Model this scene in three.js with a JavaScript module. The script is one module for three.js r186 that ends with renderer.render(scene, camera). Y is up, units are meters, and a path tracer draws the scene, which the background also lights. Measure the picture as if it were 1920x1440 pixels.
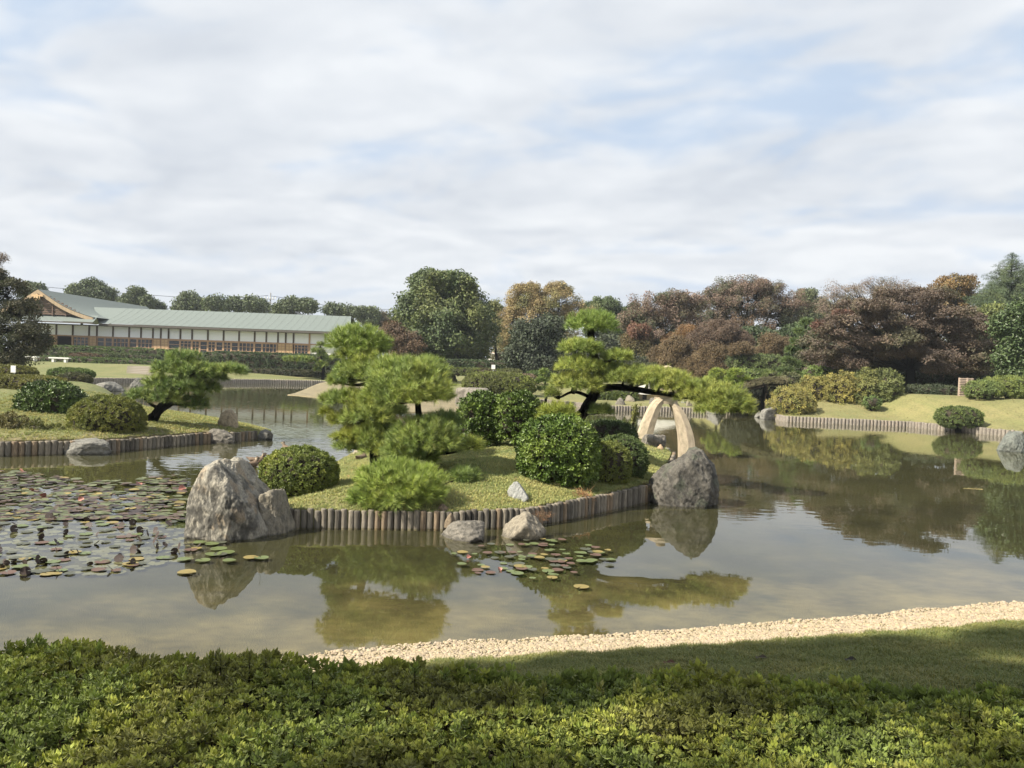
import * as THREE from 'three';
import { mergeGeometries, mergeVertices } from 'three/addons/utils/BufferGeometryUtils.js';
import { MarchingCubes } from 'three/addons/objects/MarchingCubes.js';
import { createNoise2D, createNoise3D } from 'simplex-noise';

// ---------------------------------------------------------------- random numbers and noise
function mulberry(a) { return () => { a |= 0; a = a + 0x6D2B79F5 | 0; let t = Math.imul(a ^ a >>> 15, 1 | a); t = t + Math.imul(t ^ t >>> 7, 61 | t) ^ t; return ((t ^ t >>> 14) >>> 0) / 4294967296; }; }
let rnd = mulberry(11);
const n2 = createNoise2D(mulberry(3)), n3 = createNoise3D(mulberry(7));
const rr = (a, b) => a + (b - a) * rnd(), pick = (a) => a[Math.floor(rnd() * a.length)];
const clamp = (x, a = 0, b = 1) => Math.min(b, Math.max(a, x)), mix = (a, b, t) => a + (b - a) * t;
const sstep = (a, b, x) => { const t = clamp((x - a) / (b - a)); return t * t * (3 - 2 * t); };
const fbm2 = (x, y, o = 4) => { let s = 0, a = 0.5; for (let i = 0; i < o; i++) { s += a * n2(x, y); x = x * 2.03 + 7.1; y = y * 2.03 - 3.7; a *= 0.5; } return s; };
const fbm3 = (x, y, z, o = 4) => { let s = 0, a = 0.5; for (let i = 0; i < o; i++) { s += a * n3(x, y, z); x = x * 2.03 + 7.1; y = y * 2.03 - 3.7; z = z * 2.03 + 1.3; a *= 0.5; } return s; };
const V = (x, y, z) => new THREE.Vector3(x, y, z);

// ---------------------------------------------------------------- camera, sky, sun, exposure
const scene = new THREE.Scene();
const FPX = 1476, EYE = V(0, 2.35, 0);
const camera = new THREE.PerspectiveCamera(2 * Math.atan(720 / FPX) * 180 / Math.PI, 4 / 3, 0.1, 3000);
camera.position.copy(EYE);
camera.rotation.order = 'YXZ';
camera.rotation.set(-Math.atan(34 / FPX), 0, 0.036);
scene.add(camera);
camera.updateMatrixWorld(true);
const SUN = V(-0.66, 0.68, 0.32).normalize();
const sun = new THREE.DirectionalLight(new THREE.Color(1, 0.925, 0.77), 5);
sun.name = 'sun'; sun.target.position.set(0, 0, -30); sun.position.copy(SUN).multiplyScalar(160).add(sun.target.position);
sun.castShadow = true; sun.shadow.radius = 1.6; sun.shadow.mapSize.set(4096, 4096);
Object.assign(sun.shadow.camera, { left: -70, right: 70, top: 70, bottom: -70, near: 1, far: 320 });
scene.add(sun, sun.target);
const EXPOSURE = 2.1;
{ // thin high cloud in long soft streaks, with pale blue between
  const w = 2048, h = 1024, data = new Float32Array(w * h * 4);
  for (let r = 0; r < h; r++) {
    const el = ((r + 0.5) / h - 0.5) * Math.PI, y = Math.sin(el), c = Math.cos(el);
    for (let q = 0; q < w; q++) {
      const az = ((q + 0.5) / w - 0.5) * 2 * Math.PI, x = Math.cos(az) * c, z = Math.sin(az) * c, o = (r * w + q) * 4;
      let R = 0.5, G = 0.53, B = 0.55;
      if (y > 0) {
        const k = 1 / (y + 0.1), u = -x * k, v = z * k, a = u * 0.9 - v * 0.42, b = u * 0.42 + v * 0.9;
        const wx = fbm2(a * 0.5 + 4, b * 0.5, 3), wy = fbm2(a * 0.5 - 9, b * 0.5 + 5, 3);
        const f = fbm2(a * 0.8 + wx * 0.5 + 3.3, b * 1.15 + wy * 0.5 + 1.2, 6), g = fbm2(a * 1.1 + wx * 0.4 + 11, b * 1.4 - 4 + wy * 0.4, 6), big = fbm2(u * 0.3 + 2.6, v * 0.3 - 7.4, 2);
        const fine = fbm2(a * 3.0 + wx * 0.6, b * 3.8 + wy * 0.6, 5), cover = sstep(-0.6, 0.25, f + 0.75 * big + 0.3 * fine + 0.18) * 0.64 + 0.32, lump = clamp(0.64 + 0.5 * g + 0.22 * fine + 0.45 * fbm2(u * 0.5 + 4, v * 0.5, 2));
        const low = sstep(0.3, 0.02, y), sx = x * SUN.x + y * SUN.y + z * SUN.z, glow = 1 + 0.35 * Math.pow(clamp(sx), 6);
        const sky = [mix(0.33, 0.42, low), mix(0.43, 0.485, low), mix(0.575, 0.59, low)], cl = [mix(0.425, 0.61, lump), mix(0.452, 0.622, lump), mix(0.498, 0.64, lump)];
        const hz = sstep(0.16, 0.0, y) * 0.45, m = clamp(cover + 0.1 * low);
        R = mix(mix(sky[0], cl[0], m), 0.475, hz) * glow; G = mix(mix(sky[1], cl[1], m), 0.51, hz) * glow; B = mix(mix(sky[2], cl[2], m), 0.555, hz) * glow;
      }
      data[o] = R * 0.71; data[o + 1] = G * 0.718; data[o + 2] = B * 0.722; data[o + 3] = 1;
    }
  }
  const t = new THREE.DataTexture(data, w, h, THREE.RGBAFormat, THREE.FloatType);
  t.mapping = THREE.EquirectangularReflectionMapping; t.magFilter = t.minFilter = THREE.LinearFilter; t.needsUpdate = true;
  scene.background = t; scene.environment = t;
}

// a pixel of the 1920 x 1440 photograph as a ray, as a point at a depth, as a point on a level
const QUAT = camera.quaternion.clone();
const ray = (px, py) => V((px - 960) / FPX, (720 - py) / FPX, -1).applyQuaternion(QUAT);
const at = (px, py, d) => ray(px, py).multiplyScalar(d).add(EYE);
const level = (px, py, y) => { const r = ray(px, py); return r.multiplyScalar((y - EYE.y) / r.y).add(EYE); };
const toPx = (n, d) => n * d / FPX;

// ---------------------------------------------------------------- naming helpers
const used = {};
function numbered(n) { const k = used[n] = (used[n] ?? -1) + 1; return k ? n + '_' + String(k).padStart(3, '0') : n; }
function tag(o, label, category, group, kind) { if (label) o.userData.label = label; if (category) o.userData.category = category; if (group) o.userData.group = group; if (kind) o.userData.kind = kind; return o; }
function thing(name, label, category, pos, group) { const o = new THREE.Group(); o.name = numbered(name); if (pos) o.position.copy(pos); scene.add(o); return tag(o, label, category, group); }
function shadows(m) { m.castShadow = m.receiveShadow = true; return m; }
function obj(name, geo, mat, parent, label) {
  const m = shadows(new THREE.Mesh(Array.isArray(geo) ? mergeGeometries(geo) : geo, mat)); m.name = parent ? name : numbered(name);
  (parent ?? scene).add(m); if (label) m.userData.label = label; return m;
}
const struct = (name, geo, mat) => tag(obj(name, geo, mat), null, null, null, 'structure');
const I4 = new THREE.Matrix4();
function inst(name, geo, mat, list, parent, kind) {   // list of [Matrix4, Color]
  const m = shadows(new THREE.InstancedMesh(geo, mat, list.length)); m.name = parent ? name : numbered(name);
  list.forEach(([x, c], i) => { m.setMatrixAt(i, x); if (c) m.setColorAt(i, c); });
  (parent ?? scene).add(m); m.userData.kind = 'stuff'; return m;
}
const UPV = V(0, 1, 0), qt = new THREE.Quaternion(), qs = new THREE.Quaternion();
function mat4(p, n, spin, s) { qt.setFromUnitVectors(UPV, n); qs.setFromAxisAngle(UPV, spin); return new THREE.Matrix4().compose(p, qt.multiply(qs), typeof s === 'number' ? V(s, s, s) : s); }
const C = (r, g, b) => new THREE.Color(r, g, b);
const tone = (c, k) => C(c.r * k, c.g * k, c.b * k);

// ---------------------------------------------------------------- materials and textures
function tex(w, h, f, srgb = false, rep = [1, 1]) {   // f(u, v) -> [r, g, b] 0..1 (linear values when not srgb)
  const d = new Uint8Array(w * h * 4);
  for (let y = 0; y < h; y++) for (let x = 0; x < w; x++) { const c = f(x / w, y / h), o = (y * w + x) * 4; for (let k = 0; k < 3; k++) d[o + k] = clamp(c[k] ?? c[0]) * 255; d[o + 3] = 255; }
  const t = new THREE.DataTexture(d, w, h, THREE.RGBAFormat); t.wrapS = t.wrapT = THREE.RepeatWrapping; t.magFilter = THREE.LinearFilter; t.minFilter = THREE.LinearMipmapLinearFilter;
  if (srgb) t.colorSpace = THREE.SRGBColorSpace; t.repeat.set(...rep); t.needsUpdate = true; return t;
}
const wrapN = (u, v, f, o = 4) => { // tileable noise on a torus-like blend
  const a = fbm2(u * f, v * f, o), b = fbm2((u - 1) * f, v * f, o), c = fbm2(u * f, (v - 1) * f, o), d = fbm2((u - 1) * f, (v - 1) * f, o);
  return mix(mix(a, b, u), mix(c, d, u), v);
};
const std = (o) => new THREE.MeshStandardMaterial(o);
const phys = (o) => new THREE.MeshPhysicalMaterial(o);
const leafMat = phys({ name: 'leaf', color: C(1.36, 1.24, 1.12), vertexColors: true, roughness: 0.86, transmission: 0.3, thickness: 0, side: THREE.DoubleSide });
const glossLeaf = phys({ name: 'glossy_leaf', color: C(1.35, 1.22, 1.1), vertexColors: true, roughness: 0.46, side: THREE.DoubleSide, specularIntensity: 0.8 });
const needleMat = std({ name: 'needle', color: C(1.5, 1.36, 1.25), vertexColors: true, roughness: 0.6, side: THREE.DoubleSide });
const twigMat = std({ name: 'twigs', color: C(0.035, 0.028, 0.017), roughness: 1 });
const barkTex = tex(256, 256, (u, v) => { const n = wrapN(u, v, 9, 4), m = Math.abs(wrapN(u, v * 0.6 + 0.2, 16, 3)), k = 0.55 + 0.5 * n + 0.6 * Math.min(m, 0.35); return [k, k * 0.96, k * 0.9]; }, false, [1, 1]);
const barkMat = std({ name: 'bark', color: C(0.1, 0.075, 0.052), map: barkTex, bumpMap: barkTex, bumpScale: 0.02, roughness: 0.95 });
const barkDark = std({ name: 'dark_bark', color: C(0.085, 0.066, 0.05), map: barkTex, bumpMap: barkTex, bumpScale: 0.02, roughness: 0.95 });
const barkPale = std({ name: 'pale_bark', color: C(0.24, 0.2, 0.15), map: barkTex, roughness: 0.95 });
const stoneVC = std({ name: 'stone', color: 0xffffff, vertexColors: true, roughness: 0.9 });
const grassTex = tex(512, 512, (u, v) => { const n = wrapN(u, v, 34, 3), m = wrapN(u, v, 6, 3); const k = 0.84 + 0.6 * n + 0.3 * m; return [k * (0.97 + 0.1 * m), k, k * 0.9]; });
const lawnMat = std({ name: 'grass_ground', color: 0xffffff, vertexColors: true, map: grassTex, bumpMap: grassTex, bumpScale: 0.03, roughness: 1 });

// ---------------------------------------------------------------- leaf, needle and spray shapes (unit size, +Y outwards)
class Soup {
  constructor() { this.p = []; this.c = []; }
  tri(a, b, c, col) { this.p.push(a.x, a.y, a.z, b.x, b.y, b.z, c.x, c.y, c.z); for (let i = 0; i < 3; i++) this.c.push(col.r, col.g, col.b); }
  leaf(o, dir, nor, len, w, fold, col, tris = 4) {
    const d = dir.clone().normalize(), s = V().crossVectors(d, nor).normalize(), n = V().crossVectors(s, d).normalize();
    const tip = o.clone().addScaledVector(d, len).addScaledVector(n, -len * 0.12), mid = o.clone().addScaledVector(d, len * 0.5);
    const l = mid.clone().addScaledVector(s, w / 2).addScaledVector(n, fold * w), r = mid.clone().addScaledVector(s, -w / 2).addScaledVector(n, fold * w);
    if (tris === 2) { this.tri(o, l, tip, col); this.tri(o, tip, r, col); return; }
    const c2 = tone(col, 0.86), m2 = mid.clone().addScaledVector(d, len * 0.18), l2 = m2.clone().addScaledVector(s, w * 0.42).addScaledVector(n, fold * w), r2 = m2.clone().addScaledVector(s, -w * 0.42).addScaledVector(n, fold * w);
    this.tri(o, l, mid, col); this.tri(l, l2, mid, col); this.tri(l2, tip, mid, col); this.tri(o, mid, r, c2); this.tri(r, mid, r2, c2); this.tri(r2, mid, tip, c2);
  }
  build() { const g = new THREE.BufferGeometry(); g.setAttribute('position', new THREE.Float32BufferAttribute(this.p, 3)); g.setAttribute('color', new THREE.Float32BufferAttribute(this.c, 3)); g.computeVertexNormals(); return g; }
}
const dirUp = (tilt, az) => V(Math.sin(tilt) * Math.cos(az), Math.cos(tilt), Math.sin(tilt) * Math.sin(az));
function rosette(n, w, tiltLo, tiltHi, seed, tris = 6, spread = 0.15, jit = 0.16) {   // a whorl of leaves round a shoot
  rnd = mulberry(seed); const s = new Soup();
  for (let i = 0; i < n; i++) {
    const t = i / n, az = i * 2.4 + rr(-0.3, 0.3), tilt = mix(tiltLo, tiltHi, t) + rr(-0.15, 0.15), d = dirUp(tilt, az), k = rr(1 - jit, 1 + jit);
    s.leaf(V(d.x * 0.05, mix(spread, -spread * 1.5, t), d.z * 0.05), d, dirUp(tilt - Math.PI / 2, az).multiplyScalar(-1).lerp(UPV, 0.4), k * mix(0.7, 1, t), w * k, 0.14, C(k, k, k * rr(0.8, 1.1)), tris);
  }
  return s.build();
}
function spray(n, len, w, seed, tris = 2, flat = 1, up = 0.55) {   // loose ball of leaves
  rnd = mulberry(seed); const s = new Soup();
  for (let i = 0; i < n; i++) {
    const o = V(rr(-1, 1), rr(-1, 1) * flat, rr(-1, 1)); if (o.lengthSq() > 1) { i--; continue; } o.multiplyScalar(0.85);
    const d = V(rr(-1, 1), rr(-0.8, 0.5), rr(-1, 1)), k = rr(0.75, 1.25);
    const nor = V(rr(-1, 1), rr(-0.3, 1), rr(-1, 1)).normalize().lerp(UPV, up);
    s.leaf(o, d, nor, len * k, w * k, 0.1, C(k, k * rr(0.93, 1.05), k * rr(0.8, 1.1)), tris);
  }
  return s.build();
}
function tuft(n, wid, maxTilt, seed) {   // pine needles round a shoot
  rnd = mulberry(seed); const s = new Soup();
  for (let i = 0; i < n; i++) {
    const az = rr(0, 6.283), tilt = Math.pow(rnd(), 0.75) * maxTilt, d = dirUp(tilt, az), o = V(0, rr(-0.35, 0.12), 0), side = V(-Math.sin(az + rr(-1, 1)), rr(-0.4, 0.4), Math.cos(az)).multiplyScalar(wid), L = rr(0.75, 1.1), k = rr(0.75, 1.25);
    const tip = o.clone().addScaledVector(d, L); tip.y -= 0.05 * L * Math.sin(tilt);
    s.tri(o.clone().add(side), o.clone().sub(side), tip, C(k * rr(0.9, 1.12), k, k * rr(0.7, 1.1)));
  }
  return s.build();
}
function grassTuft(n, seed, lean = 0.6, w = 0.05) {
  rnd = mulberry(seed); const s = new Soup();
  for (let i = 0; i < n; i++) {
    const az = rr(0, 6.283), t = rr(0.05, lean), d = dirUp(t, az), o = V(rr(-0.6, 0.6), -0.06, rr(-0.6, 0.6)), side = V(-Math.sin(az), 0, Math.cos(az)).multiplyScalar(w), L = rr(0.5, 1.1), k = rr(0.75, 1.25), c = C(k * rr(0.85, 1.25), k, k * rr(0.7, 1));
    const m = o.clone().addScaledVector(d, L * 0.55), tip = o.clone().addScaledVector(dirUp(t + rr(0.1, 0.6), az), L);
    s.tri(o.clone().add(side), o.clone().sub(side), m.clone().addScaledVector(side, 0.7), c); s.tri(o.clone().sub(side), m.clone().addScaledVector(side, -0.7), m.clone().addScaledVector(side, 0.7), c); s.tri(m.clone().addScaledVector(side, 0.7), m.clone().addScaledVector(side, -0.7), tip, c);
  }
  return s.build();
}
const G = {
  azalea: rosette(13, 0.4, 0.35, 1.5, 21, 6, 0.15, 0.34), azaleaFine: rosette(9, 0.42, 0.4, 1.5, 22, 2), camellia: rosette(8, 0.5, 0.6, 1.6, 23, 6, 0.3), rhodo: rosette(10, 0.34, 0.7, 1.7, 24, 2, 0.2),
  tuft: tuft(46, 0.022, 1.2, 31), tuftTight: tuft(34, 0.03, 1.2, 32), tuftFar: tuft(22, 0.055, 1.35, 33),
  broad: spray(34, 0.42, 0.24, 41, 2), fine: spray(44, 0.26, 0.17, 42, 2), flatSpray: spray(38, 0.3, 0.2, 43, 2, 0.35, 0.8), sparse: spray(20, 0.2, 0.13, 44, 2), conifer: spray(46, 0.34, 0.1, 45, 2, 0.5, 0.2),
  grass: grassTuft(9, 51), grassFine: grassTuft(14, 52, 0.8, 0.06), reed: grassTuft(22, 53, 0.7, 0.02),
};

// ---------------------------------------------------------------- scattering foliage
function colorOf(cols, p, f = 0.6, var_ = 0.16) { const t = clamp(0.5 + 0.7 * n3(p.x * f, p.y * f, p.z * f) + rr(-0.3, 0.3)) * (cols.length - 1), i = Math.min(cols.length - 2, Math.floor(t)), k = rr(1 - var_, 1 + var_); return cols.length === 1 ? tone(cols[0], k) : cols[i].clone().lerp(cols[i + 1], t - i).multiplyScalar(k); }
function shell({ c, a, n = 2, count, size, cols, lump = 0.05, lf = 3, depth = 0.12, ymin = -0.6, tilt = 0.5, upb = 0, cf = 0.8, stray = 0, out = [] }) {
  let k = 0, guard = 0;
  while (k < count && guard++ < count * 20) {
    const z = rr(-1, 1), th = rr(0, 6.2832), q = Math.sqrt(1 - z * z), d = V(q * Math.cos(th), z, q * Math.sin(th));
    const r = Math.pow(Math.abs(d.x) ** n + Math.abs(d.y) ** n + Math.abs(d.z) ** n, -1 / n), e = d.clone().multiplyScalar(r);
    if (e.y < ymin) continue;
    const g = V(Math.sign(d.x) * Math.abs(e.x) ** (n - 1) / a.x, Math.sign(d.y) * Math.abs(e.y) ** (n - 1) / a.y, Math.sign(d.z) * Math.abs(e.z) ** (n - 1) / a.z);
    const w = g.length(); g.normalize();
    if (rnd() > Math.min(1, w * Math.min(a.x, a.y, a.z) * 1.05 + 0.15)) continue;   // even cover of stretched shapes
    const L = 1 + lump * n3(e.x * lf + c.x, e.y * lf + c.y, e.z * lf + c.z) - depth * rnd() ** 2 + (rnd() < stray ? rr(0.02, 0.09) : 0);
    const p = V(c.x + e.x * a.x * L, c.y + e.y * a.y * L, c.z + e.z * a.z * L), nor = V(g.x + rr(-tilt, tilt), g.y + rr(-tilt, tilt) + upb, g.z + rr(-tilt, tilt)).normalize();
    out.push([mat4(p, nor, rr(0, 6.283), size * rr(0.75, 1.25)), colorOf(cols, p, cf)]); k++;
  }
  return out;
}
function coreBlob(c, a, n, k = 0.86, seed = 1) {
  const g = new THREE.IcosahedronGeometry(1, 10), p = g.attributes.position; g.deleteAttribute('uv');
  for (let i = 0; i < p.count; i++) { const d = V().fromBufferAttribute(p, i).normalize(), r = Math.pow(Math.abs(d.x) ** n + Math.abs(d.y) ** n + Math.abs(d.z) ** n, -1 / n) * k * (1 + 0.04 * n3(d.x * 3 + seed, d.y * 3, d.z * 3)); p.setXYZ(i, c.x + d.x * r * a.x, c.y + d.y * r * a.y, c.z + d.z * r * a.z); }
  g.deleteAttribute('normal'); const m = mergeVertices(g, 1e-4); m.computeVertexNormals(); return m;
}
const greens = { azalea: [C(0.085, 0.12, 0.02), C(0.12, 0.16, 0.028), C(0.17, 0.2, 0.036)], dark: [C(0.03, 0.055, 0.018), C(0.045, 0.08, 0.024)], mid: [C(0.055, 0.098, 0.022), C(0.09, 0.14, 0.03)], pine: [C(0.11, 0.165, 0.042), C(0.155, 0.215, 0.05), C(0.205, 0.255, 0.06)], pineYellow: [C(0.115, 0.16, 0.038), C(0.16, 0.205, 0.046), C(0.195, 0.23, 0.056)] };
// a clipped bush given by its outline in the photograph and its depth
function bush(name, label, box, d, o = {}) {
  const [x0, y0, x1, y1] = box, bp = at((x0 + x1) / 2, y1, d), rx = toPx(x1 - x0, d) / 2, h = toPx(y1 - y0, d), rz = o.rz ?? rx * (o.deep ?? 0.95), n = o.n ?? 2.3;
  const t = thing(name, label, o.cat ?? 'bush', V(bp.x, bp.y, bp.z - (o.back ?? rz * 0.6)), o.group), c = V(0, h * (o.cy ?? 0.46), 0), a = V(rx, h * (1 - (o.cy ?? 0.46)), rz), size = o.size ?? 0.07;
  const area = 2 * Math.PI * Math.pow((Math.pow(a.x * a.y, 1.6) + Math.pow(a.x * a.z, 1.6) + Math.pow(a.y * a.z, 1.6)) / 3, 1 / 1.6) * 1.5;
  const list = shell({ c, a, n, size, count: Math.round(Math.min(o.max ?? 5200, area / (size * size) * (o.dens ?? 1.7))), cols: o.cols ?? greens.azalea, lump: o.lump ?? 0.05, lf: o.lf ?? 3, depth: o.depth ?? 0.1, tilt: o.tilt ?? 0.5, ymin: o.ymin ?? -0.85, cf: o.cf ?? 1.2, upb: o.upb ?? 0, stray: o.cat === 'hedge' ? 0.01 : 0.05 });
  inst('foliage', o.geo ?? G.azaleaFine, o.mat ?? leafMat, list, t);
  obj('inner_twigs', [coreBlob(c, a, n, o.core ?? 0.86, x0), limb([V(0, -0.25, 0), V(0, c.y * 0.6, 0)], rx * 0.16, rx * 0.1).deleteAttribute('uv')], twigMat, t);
  return t;
}
// a tapered, bending limb through points
function limb(pts, r0, r1, seg = 6, wig = 0) {
  const cv = new THREE.CatmullRomCurve3(pts.map((p) => p.clone())), n = Math.max(4, pts.length * 4), fr = cv.computeFrenetFrames(n, false), P = [], N = [], U = [], ix = [], L = cv.getLength();
  for (let i = 0; i <= n; i++) {
    const t = i / n, c = cv.getPointAt(t), r = mix(r0, r1, Math.pow(t, 0.8));
    for (let j = 0; j <= seg; j++) {
      const a = j / seg * 6.28318, v = V().addScaledVector(fr.normals[i], Math.cos(a)).addScaledVector(fr.binormals[i], Math.sin(a)), rw = r * (1 + wig * n3(c.x * 3 + v.x, c.y * 3 + v.y, c.z * 3 + v.z));
      P.push(c.x + v.x * rw, c.y + v.y * rw, c.z + v.z * rw); N.push(v.x, v.y, v.z); U.push(j / seg * Math.max(0.3, r0 * 6.28) * 2, t * L * 2);
    }
  }
  for (let i = 0; i < n; i++) for (let j = 0; j < seg; j++) { const a = i * (seg + 1) + j, b = a + seg + 1; ix.push(a, b, a + 1, b, b + 1, a + 1); }
  const g = new THREE.BufferGeometry(); g.setAttribute('position', new THREE.Float32BufferAttribute(P, 3)); g.setAttribute('normal', new THREE.Float32BufferAttribute(N, 3)); g.setAttribute('uv', new THREE.Float32BufferAttribute(U, 2)); g.setIndex(ix); return g;
}
const wob = (a, b, n, k) => { const o = []; for (let i = 0; i <= n; i++) { const p = a.clone().lerp(b, i / n); if (i && i < n) p.add(V(rr(-k, k), rr(-k, k), rr(-k, k))); o.push(p); } return o; };
// a tree whose crown is a set of masses, each an outline [x, y, half width, half height, nearer] in pixels of the photograph at depth d
function tree(name, label, d, base, blobs, o = {}) {
  rnd = mulberry(Math.round(base[0] * 7 + base[1] * 13 + d));
  const root = at(base[0], base[1], d); if (o.ground !== undefined) root.y = o.ground;
  const t = thing(name, label, o.cat ?? 'tree', root, o.group), size = o.size ?? 0.5, list = [], limbs = [], s = o.sub ?? 0.36;
  const masses = blobs.map((b) => ({ c: at(b[0], b[1], d - (b[4] ?? 0)).sub(root), a: V(toPx(b[2], d), toPx(b[3], d), toPx(b[2], d) * (o.deep ?? 0.85)), col: b[5] }));
  const top = masses.reduce((m, k) => Math.max(m, k.c.y), 0), tr = o.trunk ?? 0.3, tc = V(0, 0, 0); masses.forEach((m) => tc.add(m.c)); tc.multiplyScalar(1 / masses.length);
  const fork = V(tc.x * 0.35, Math.max(0.6, tc.y * (o.fork ?? 0.45)), tc.z * 0.3);
  limbs.push(limb(wob(V(0, -0.3, 0), fork, 3, tr * 0.5), tr, tr * 0.75, 8, 0.15));
  for (const m of masses) {
    const k = o.limbR ?? tr * 0.45;
    if (o.limbs !== false) limbs.push(limb(wob(fork, m.c, 3, fork.distanceTo(m.c) * 0.09), k, k * 0.35, 5));
    const cnt = Math.round((o.subs ?? 20) * 1.5), cols = m.col ?? o.cols ?? greens.dark;
    for (let i = 0; i < cnt; i++) {
      const z = rr(o.zlo ?? -0.75, 1), th = rr(0, 6.283), q = Math.sqrt(1 - z * z), fr = i % 3 === 2, kk = fr ? rr(0.98, o.frk ?? 1.2) : rr(o.klo ?? 0.68, 1), e = V(q * Math.cos(th) * m.a.x, z * m.a.y, q * Math.sin(th) * m.a.z).multiplyScalar(1 - s * 0.55).multiplyScalar(kk).add(m.c);
      const R = s * rr(0.7, 1.2) * (fr ? 0.5 : 1), a2 = V(Math.max(m.a.x, m.a.y) * R, Math.min(m.a.x, m.a.y) * R * (o.subflat ?? 0.75), Math.max(m.a.x, m.a.y) * R), area = 12.5 * Math.pow(a2.x * a2.y * a2.z, 2 / 3);
      if (o.twigs) limbs.push(limb(wob(m.c.clone().lerp(fork, 0.15), e.clone().multiplyScalar(1).add(V(0, a2.y * 0.9, 0)), 3, 0.25), k * 0.3, k * 0.06, 4));
      shell({ c: e, a: a2, count: Math.max(3, Math.round(area / (size * size) * (o.dens ?? 0.8))), size, cols, lump: 0.25, lf: 2.2, depth: 0.5, ymin: o.ymin ?? -0.7, tilt: 0.55, upb: o.upb ?? 0.5, cf: o.cf ?? 0.25, out: list });
    }
  }
  obj('trunk', limbs, o.bark ?? barkDark, t);
  inst('crown', o.geo ?? G.broad, o.mat ?? leafMat, list, t);
  return t;
}
// a trained pine: trunk and branches as pixel polylines, flat-bottomed needle pads
function pine(name, label, d, trunkPx, pads, o = {}) {
  rnd = mulberry(Math.round(trunkPx[0][0] * 3 + d * 17));
  const tp = trunkPx.map(([x, y, dz]) => at(x, y, d - (dz ?? 0))), root = tp[0].clone(), t = thing(name, label, 'pine tree', root, o.group);
  const rel = tp.map((p) => p.sub(root)), arms = (o.branches ?? []).map((b) => b.p.map(([x, y, dz]) => at(x, y, d - (dz ?? 0)).sub(root))), size = o.size ?? 0.12, r = o.r ?? 0.1, limbs = [limb([rel[0].clone().add(V(-0.03, -0.35, 0)), ...rel], r, r * 0.45, 10, 0.25)];
  const near = (p) => { let b = rel[0], m = 1e9; for (const L of [rel, ...arms]) for (let i = 0; i < L.length - 1; i++) for (let s = 0; s <= 1; s += 0.1) { const q = L[i].clone().lerp(L[i + 1], s), k = q.distanceTo(p) + (q.y > p.y ? 2 * (q.y - p.y) : 0); if (k < m) { m = k; b = q; } } return b; };
  for (const b of o.branches ?? []) limbs.push(limb(b.p.map(([x, y, dz]) => at(x, y, d - (dz ?? 0)).sub(root)), b.r0, b.r1, 8, 0.2));
  for (const [x, y, rx, ry, dz = 0, cols, thick = 1] of pads) {
    const c = at(x, y + ry * 0.22, d - dz).sub(root), a = V(toPx(rx, d), toPx(ry, d) * 1.15, toPx(Math.max(rx * (o.deep ?? 0.85), ry), d));
    const q = near(c), m = q.clone().lerp(c, 0.5).add(V(0, -0.04, 0)); limbs.push(limb([q, m, c.clone().add(V(0, -a.y * 0.1, 0))], r * 0.36, r * 0.1, 6, 0.2));
    for (let i = 0; i < 7; i++) { const th = i * 0.9 + rr(0, 0.5); limbs.push(limb([c.clone().add(V(0, -a.y * 0.12, 0)), c.clone().add(V(Math.cos(th) * a.x * 0.8, a.y * 0.12, Math.sin(th) * a.z * 0.8))], r * 0.1, r * 0.03, 4)); }
    const area = 3.2 * (a.x * a.z + 0.6 * a.y * (a.x + a.z)), list = [], k = (o.dens ?? 1) * area / (size * size), cc = cols ?? o.cols ?? greens.pine;
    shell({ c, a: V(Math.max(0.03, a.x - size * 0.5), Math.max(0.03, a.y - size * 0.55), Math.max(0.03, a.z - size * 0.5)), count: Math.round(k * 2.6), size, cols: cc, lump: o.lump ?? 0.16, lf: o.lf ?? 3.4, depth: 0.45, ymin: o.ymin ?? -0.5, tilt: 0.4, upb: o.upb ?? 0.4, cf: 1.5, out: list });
    shell({ c: c.clone().add(V(0, a.y * 0.05, 0)), a: V(a.x * 0.72, a.y * 0.4, a.z * 0.72), count: Math.round(k * 0.5), size, cols: [tone(cc[0], 0.8)], ymin: -0.4, depth: 0.8, tilt: 0.6, out: list });  // inner tufts toned darker, shade inside the pad put into their colour
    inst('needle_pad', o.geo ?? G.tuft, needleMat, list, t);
  }
  obj('trunk', limbs, o.bark ?? barkDark, t);
  return t;
}
scene.fog = new THREE.FogExp2(C(0.8, 0.87, 0.95), 0.00035);
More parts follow.
